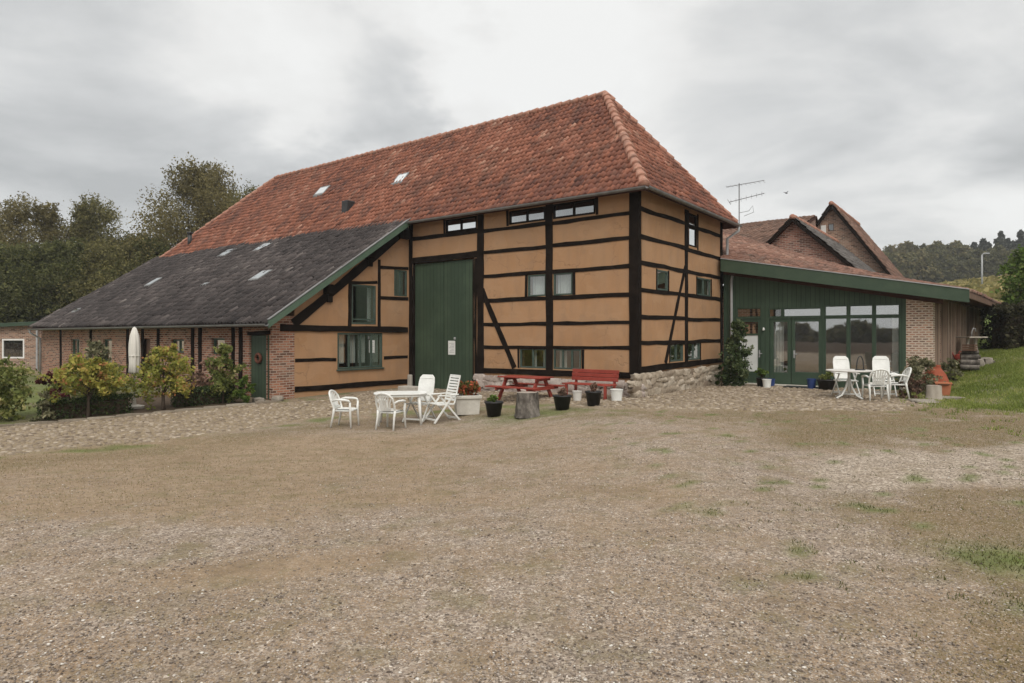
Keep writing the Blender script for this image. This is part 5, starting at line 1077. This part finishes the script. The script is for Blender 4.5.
# clutter under the eaves: bird table, barrow, logs
bt_=thing('bird_table','pale weathered wooden bird table on splayed legs under the eaves','bird table',(15.6,21.9,H(15.6,21.9)),R(15))
m=MB(); m.box(-.40,.40,-.26,.26,.72,.77); m.build('table_board','weather_wood',bt_,bevel=.01)
for sx in (-1,1): m=MB(); m.bar((sx*.14,0,.72),(sx*.27,0,0),.08,.06,(0,1,0)); m.build('leg','weather_wood',bt_)
m=MB(); m.bar((-.34,0,.05),(.34,0,.05),.12,.06); m.build('foot_rail','weather_wood',bt_)
m=MB(); m.tube([(0,0,.77),(.02,0,.95),(.08,0,1.06),(.17,0,1.03),(.18,0,.93)],.016,6); m.build('hook','galv',bt_,True)
lx,ly=W(-6.95,-8.9)
lp=thing('log_pile','dark stacked firewood pile leaning on the slatted wall','log pile',(lx,ly,H(lx,ly)),RZ+R(90))
m=MB(); random.seed(3)
for r_ in range(4):
    for k in range(9-2*r_): q=.075*random.uniform(.55,1.15); xx=-.75+k*.17+r_*.08; m.tube([(xx,-.22,.08+r_*.145),(xx,.22+random.uniform(-.05,.05),.08+r_*.145)],q,8)
m.build('logs','stump_bark',lp)
cr=thing('crate','dark wooden crate standing on the firewood pile','crate',(lx,ly,H(lx,ly)+.57),RZ+R(80)); cr.scale=(.62,.7,.6); m=MB()
for z in (0,.12,.24): m.box(-.35,.35,-.22,-.2,z,z+.09); m.box(-.35,.35,.2,.22,z,z+.09); m.box(-.35,-.33,-.2,.2,z,z+.09); m.box(.33,.35,-.2,.2,z,z+.09)
m.box(-.33,.33,-.2,.2,.0,.02); m.build('crate_slats','wood_brown',cr)
rp_=thing('red_watering_can','dull red watering can beside the bird table','watering can',(14.85,21.4,H(14.85,21.4)),R(200)); m=MB(); m.lathe([(.14,0),(.15,.05),(.15,.27),(.10,.32),(.06,.33)],16); m.build('can_body','red_paint',rp_,True); m=MB(); m.tube([(.13,0,.08),(.3,0,.3),(.36,0,.38)],[.03,.02,.03],8); m.build('spout','red_paint',rp_,True); m=MB(); m.tube([(-.13,0,.12),(-.24,0,.2),(-.2,0,.36),(0,0,.42),(.06,0,.33)],.014,6); m.build('handle','red_paint',rp_,True)
# parasol
pa=thing('parasol','closed off-white parasol tied upright in the bed by the lean-to','parasol',(-9.95,17.0,H(-9.95,17.0)),0)
m=MB(); m.tube([(0,0,0),(0,0,2.15)],.022,8); m.build('pole','galv',pa,True)
m=MB(); n=32; pf=[(.075,.90),(.125,.95),(.115,1.2),(.125,1.5),(.122,1.7),(.10,1.92),(.045,2.11),(.0,2.15)]
for k,(r_,z) in enumerate(pf):
    for j in range(n): a=2*math.pi*j/n; q=r_*(1+.22*math.cos(8*a+z*.6)*(1-k/9)); m.v.append((q*math.cos(a),q*math.sin(a),z+.03*math.cos(8*a)*(k==0)))
for k in range(len(pf)-1):
    for j in range(n): a=k*n+j; b=k*n+(j+1)%n; m.f.append((a,b,b+n,a+n))
m.build('canopy','cloth',pa,True); m=MB(); m.tube([(.128*math.cos(a),.128*math.sin(a),1.38) for a in np.linspace(0,2*math.pi,17)],.012,6); m.build('tie_strap','cloth',pa); m=MB(); m.lathe([(.24,0),(.24,.06),(.05,.1),(.04,.25)],20); m.build('base','concrete',pa)
# street lamp and bird
x,y=xd(982,60); sl=thing('street_lamp','slim grey street lamp rising from the crop field before the far wood','street lamp',(x,y,H(x,y)),0)
m=MB(); hh=9.1-H(x,y); m.tube([(0,0,0),(0,0,hh*.5),(0,0,hh)],[.085,.07,.06],8); m.build('pole','galv',sl,True); m=MB(); m.tube([(0,0,hh),(.15,0,hh+.12),(.28,0,hh+.14)],.045,6); m.build('arm','galv',sl,True); m=MB(); m.box(.22,.66,-.11,.11,hh+.07,hh+.2); m.build('lamp_head','galv',sl,bevel=.04)
bi=thing('bird','small dark bird flying above the house roofs','bird',(17,40,10.45),R(30)); bi.scale=(.6,)*3
m=MB()
prof_=[(-.22,.008),(-.14,.035),(-.04,.06),(.06,.06),(.12,.042),(.16,.045),(.2,.03),(.25,.006)]; m.tube([(p,0,.0) for p,_ in prof_],[r_ for _,r_ in prof_],8)
for sg in (-1,1):
    i=len(m.v); m.v+=[(.08,sg*.04,.03),(.10,sg*.2,.16),(.0,sg*.36,.10),(-.06,sg*.2,.14),(-.06,sg*.04,.02),(.0,sg*.15,.12)]; m.f+=[(i,i+1,i+5),(i+1,i+2,i+5),(i+2,i+3,i+5),(i+3,i+4,i+5),(i+4,i,i+5)]
i=len(m.v); m.v+=[(-.18,-.02,0),(-.18,.02,0),(-.32,.06,0),(-.32,-.06,0)]; m.f.append((i,i+1,i+2,i+3)); m.build('body','dark_metal',bi,True)
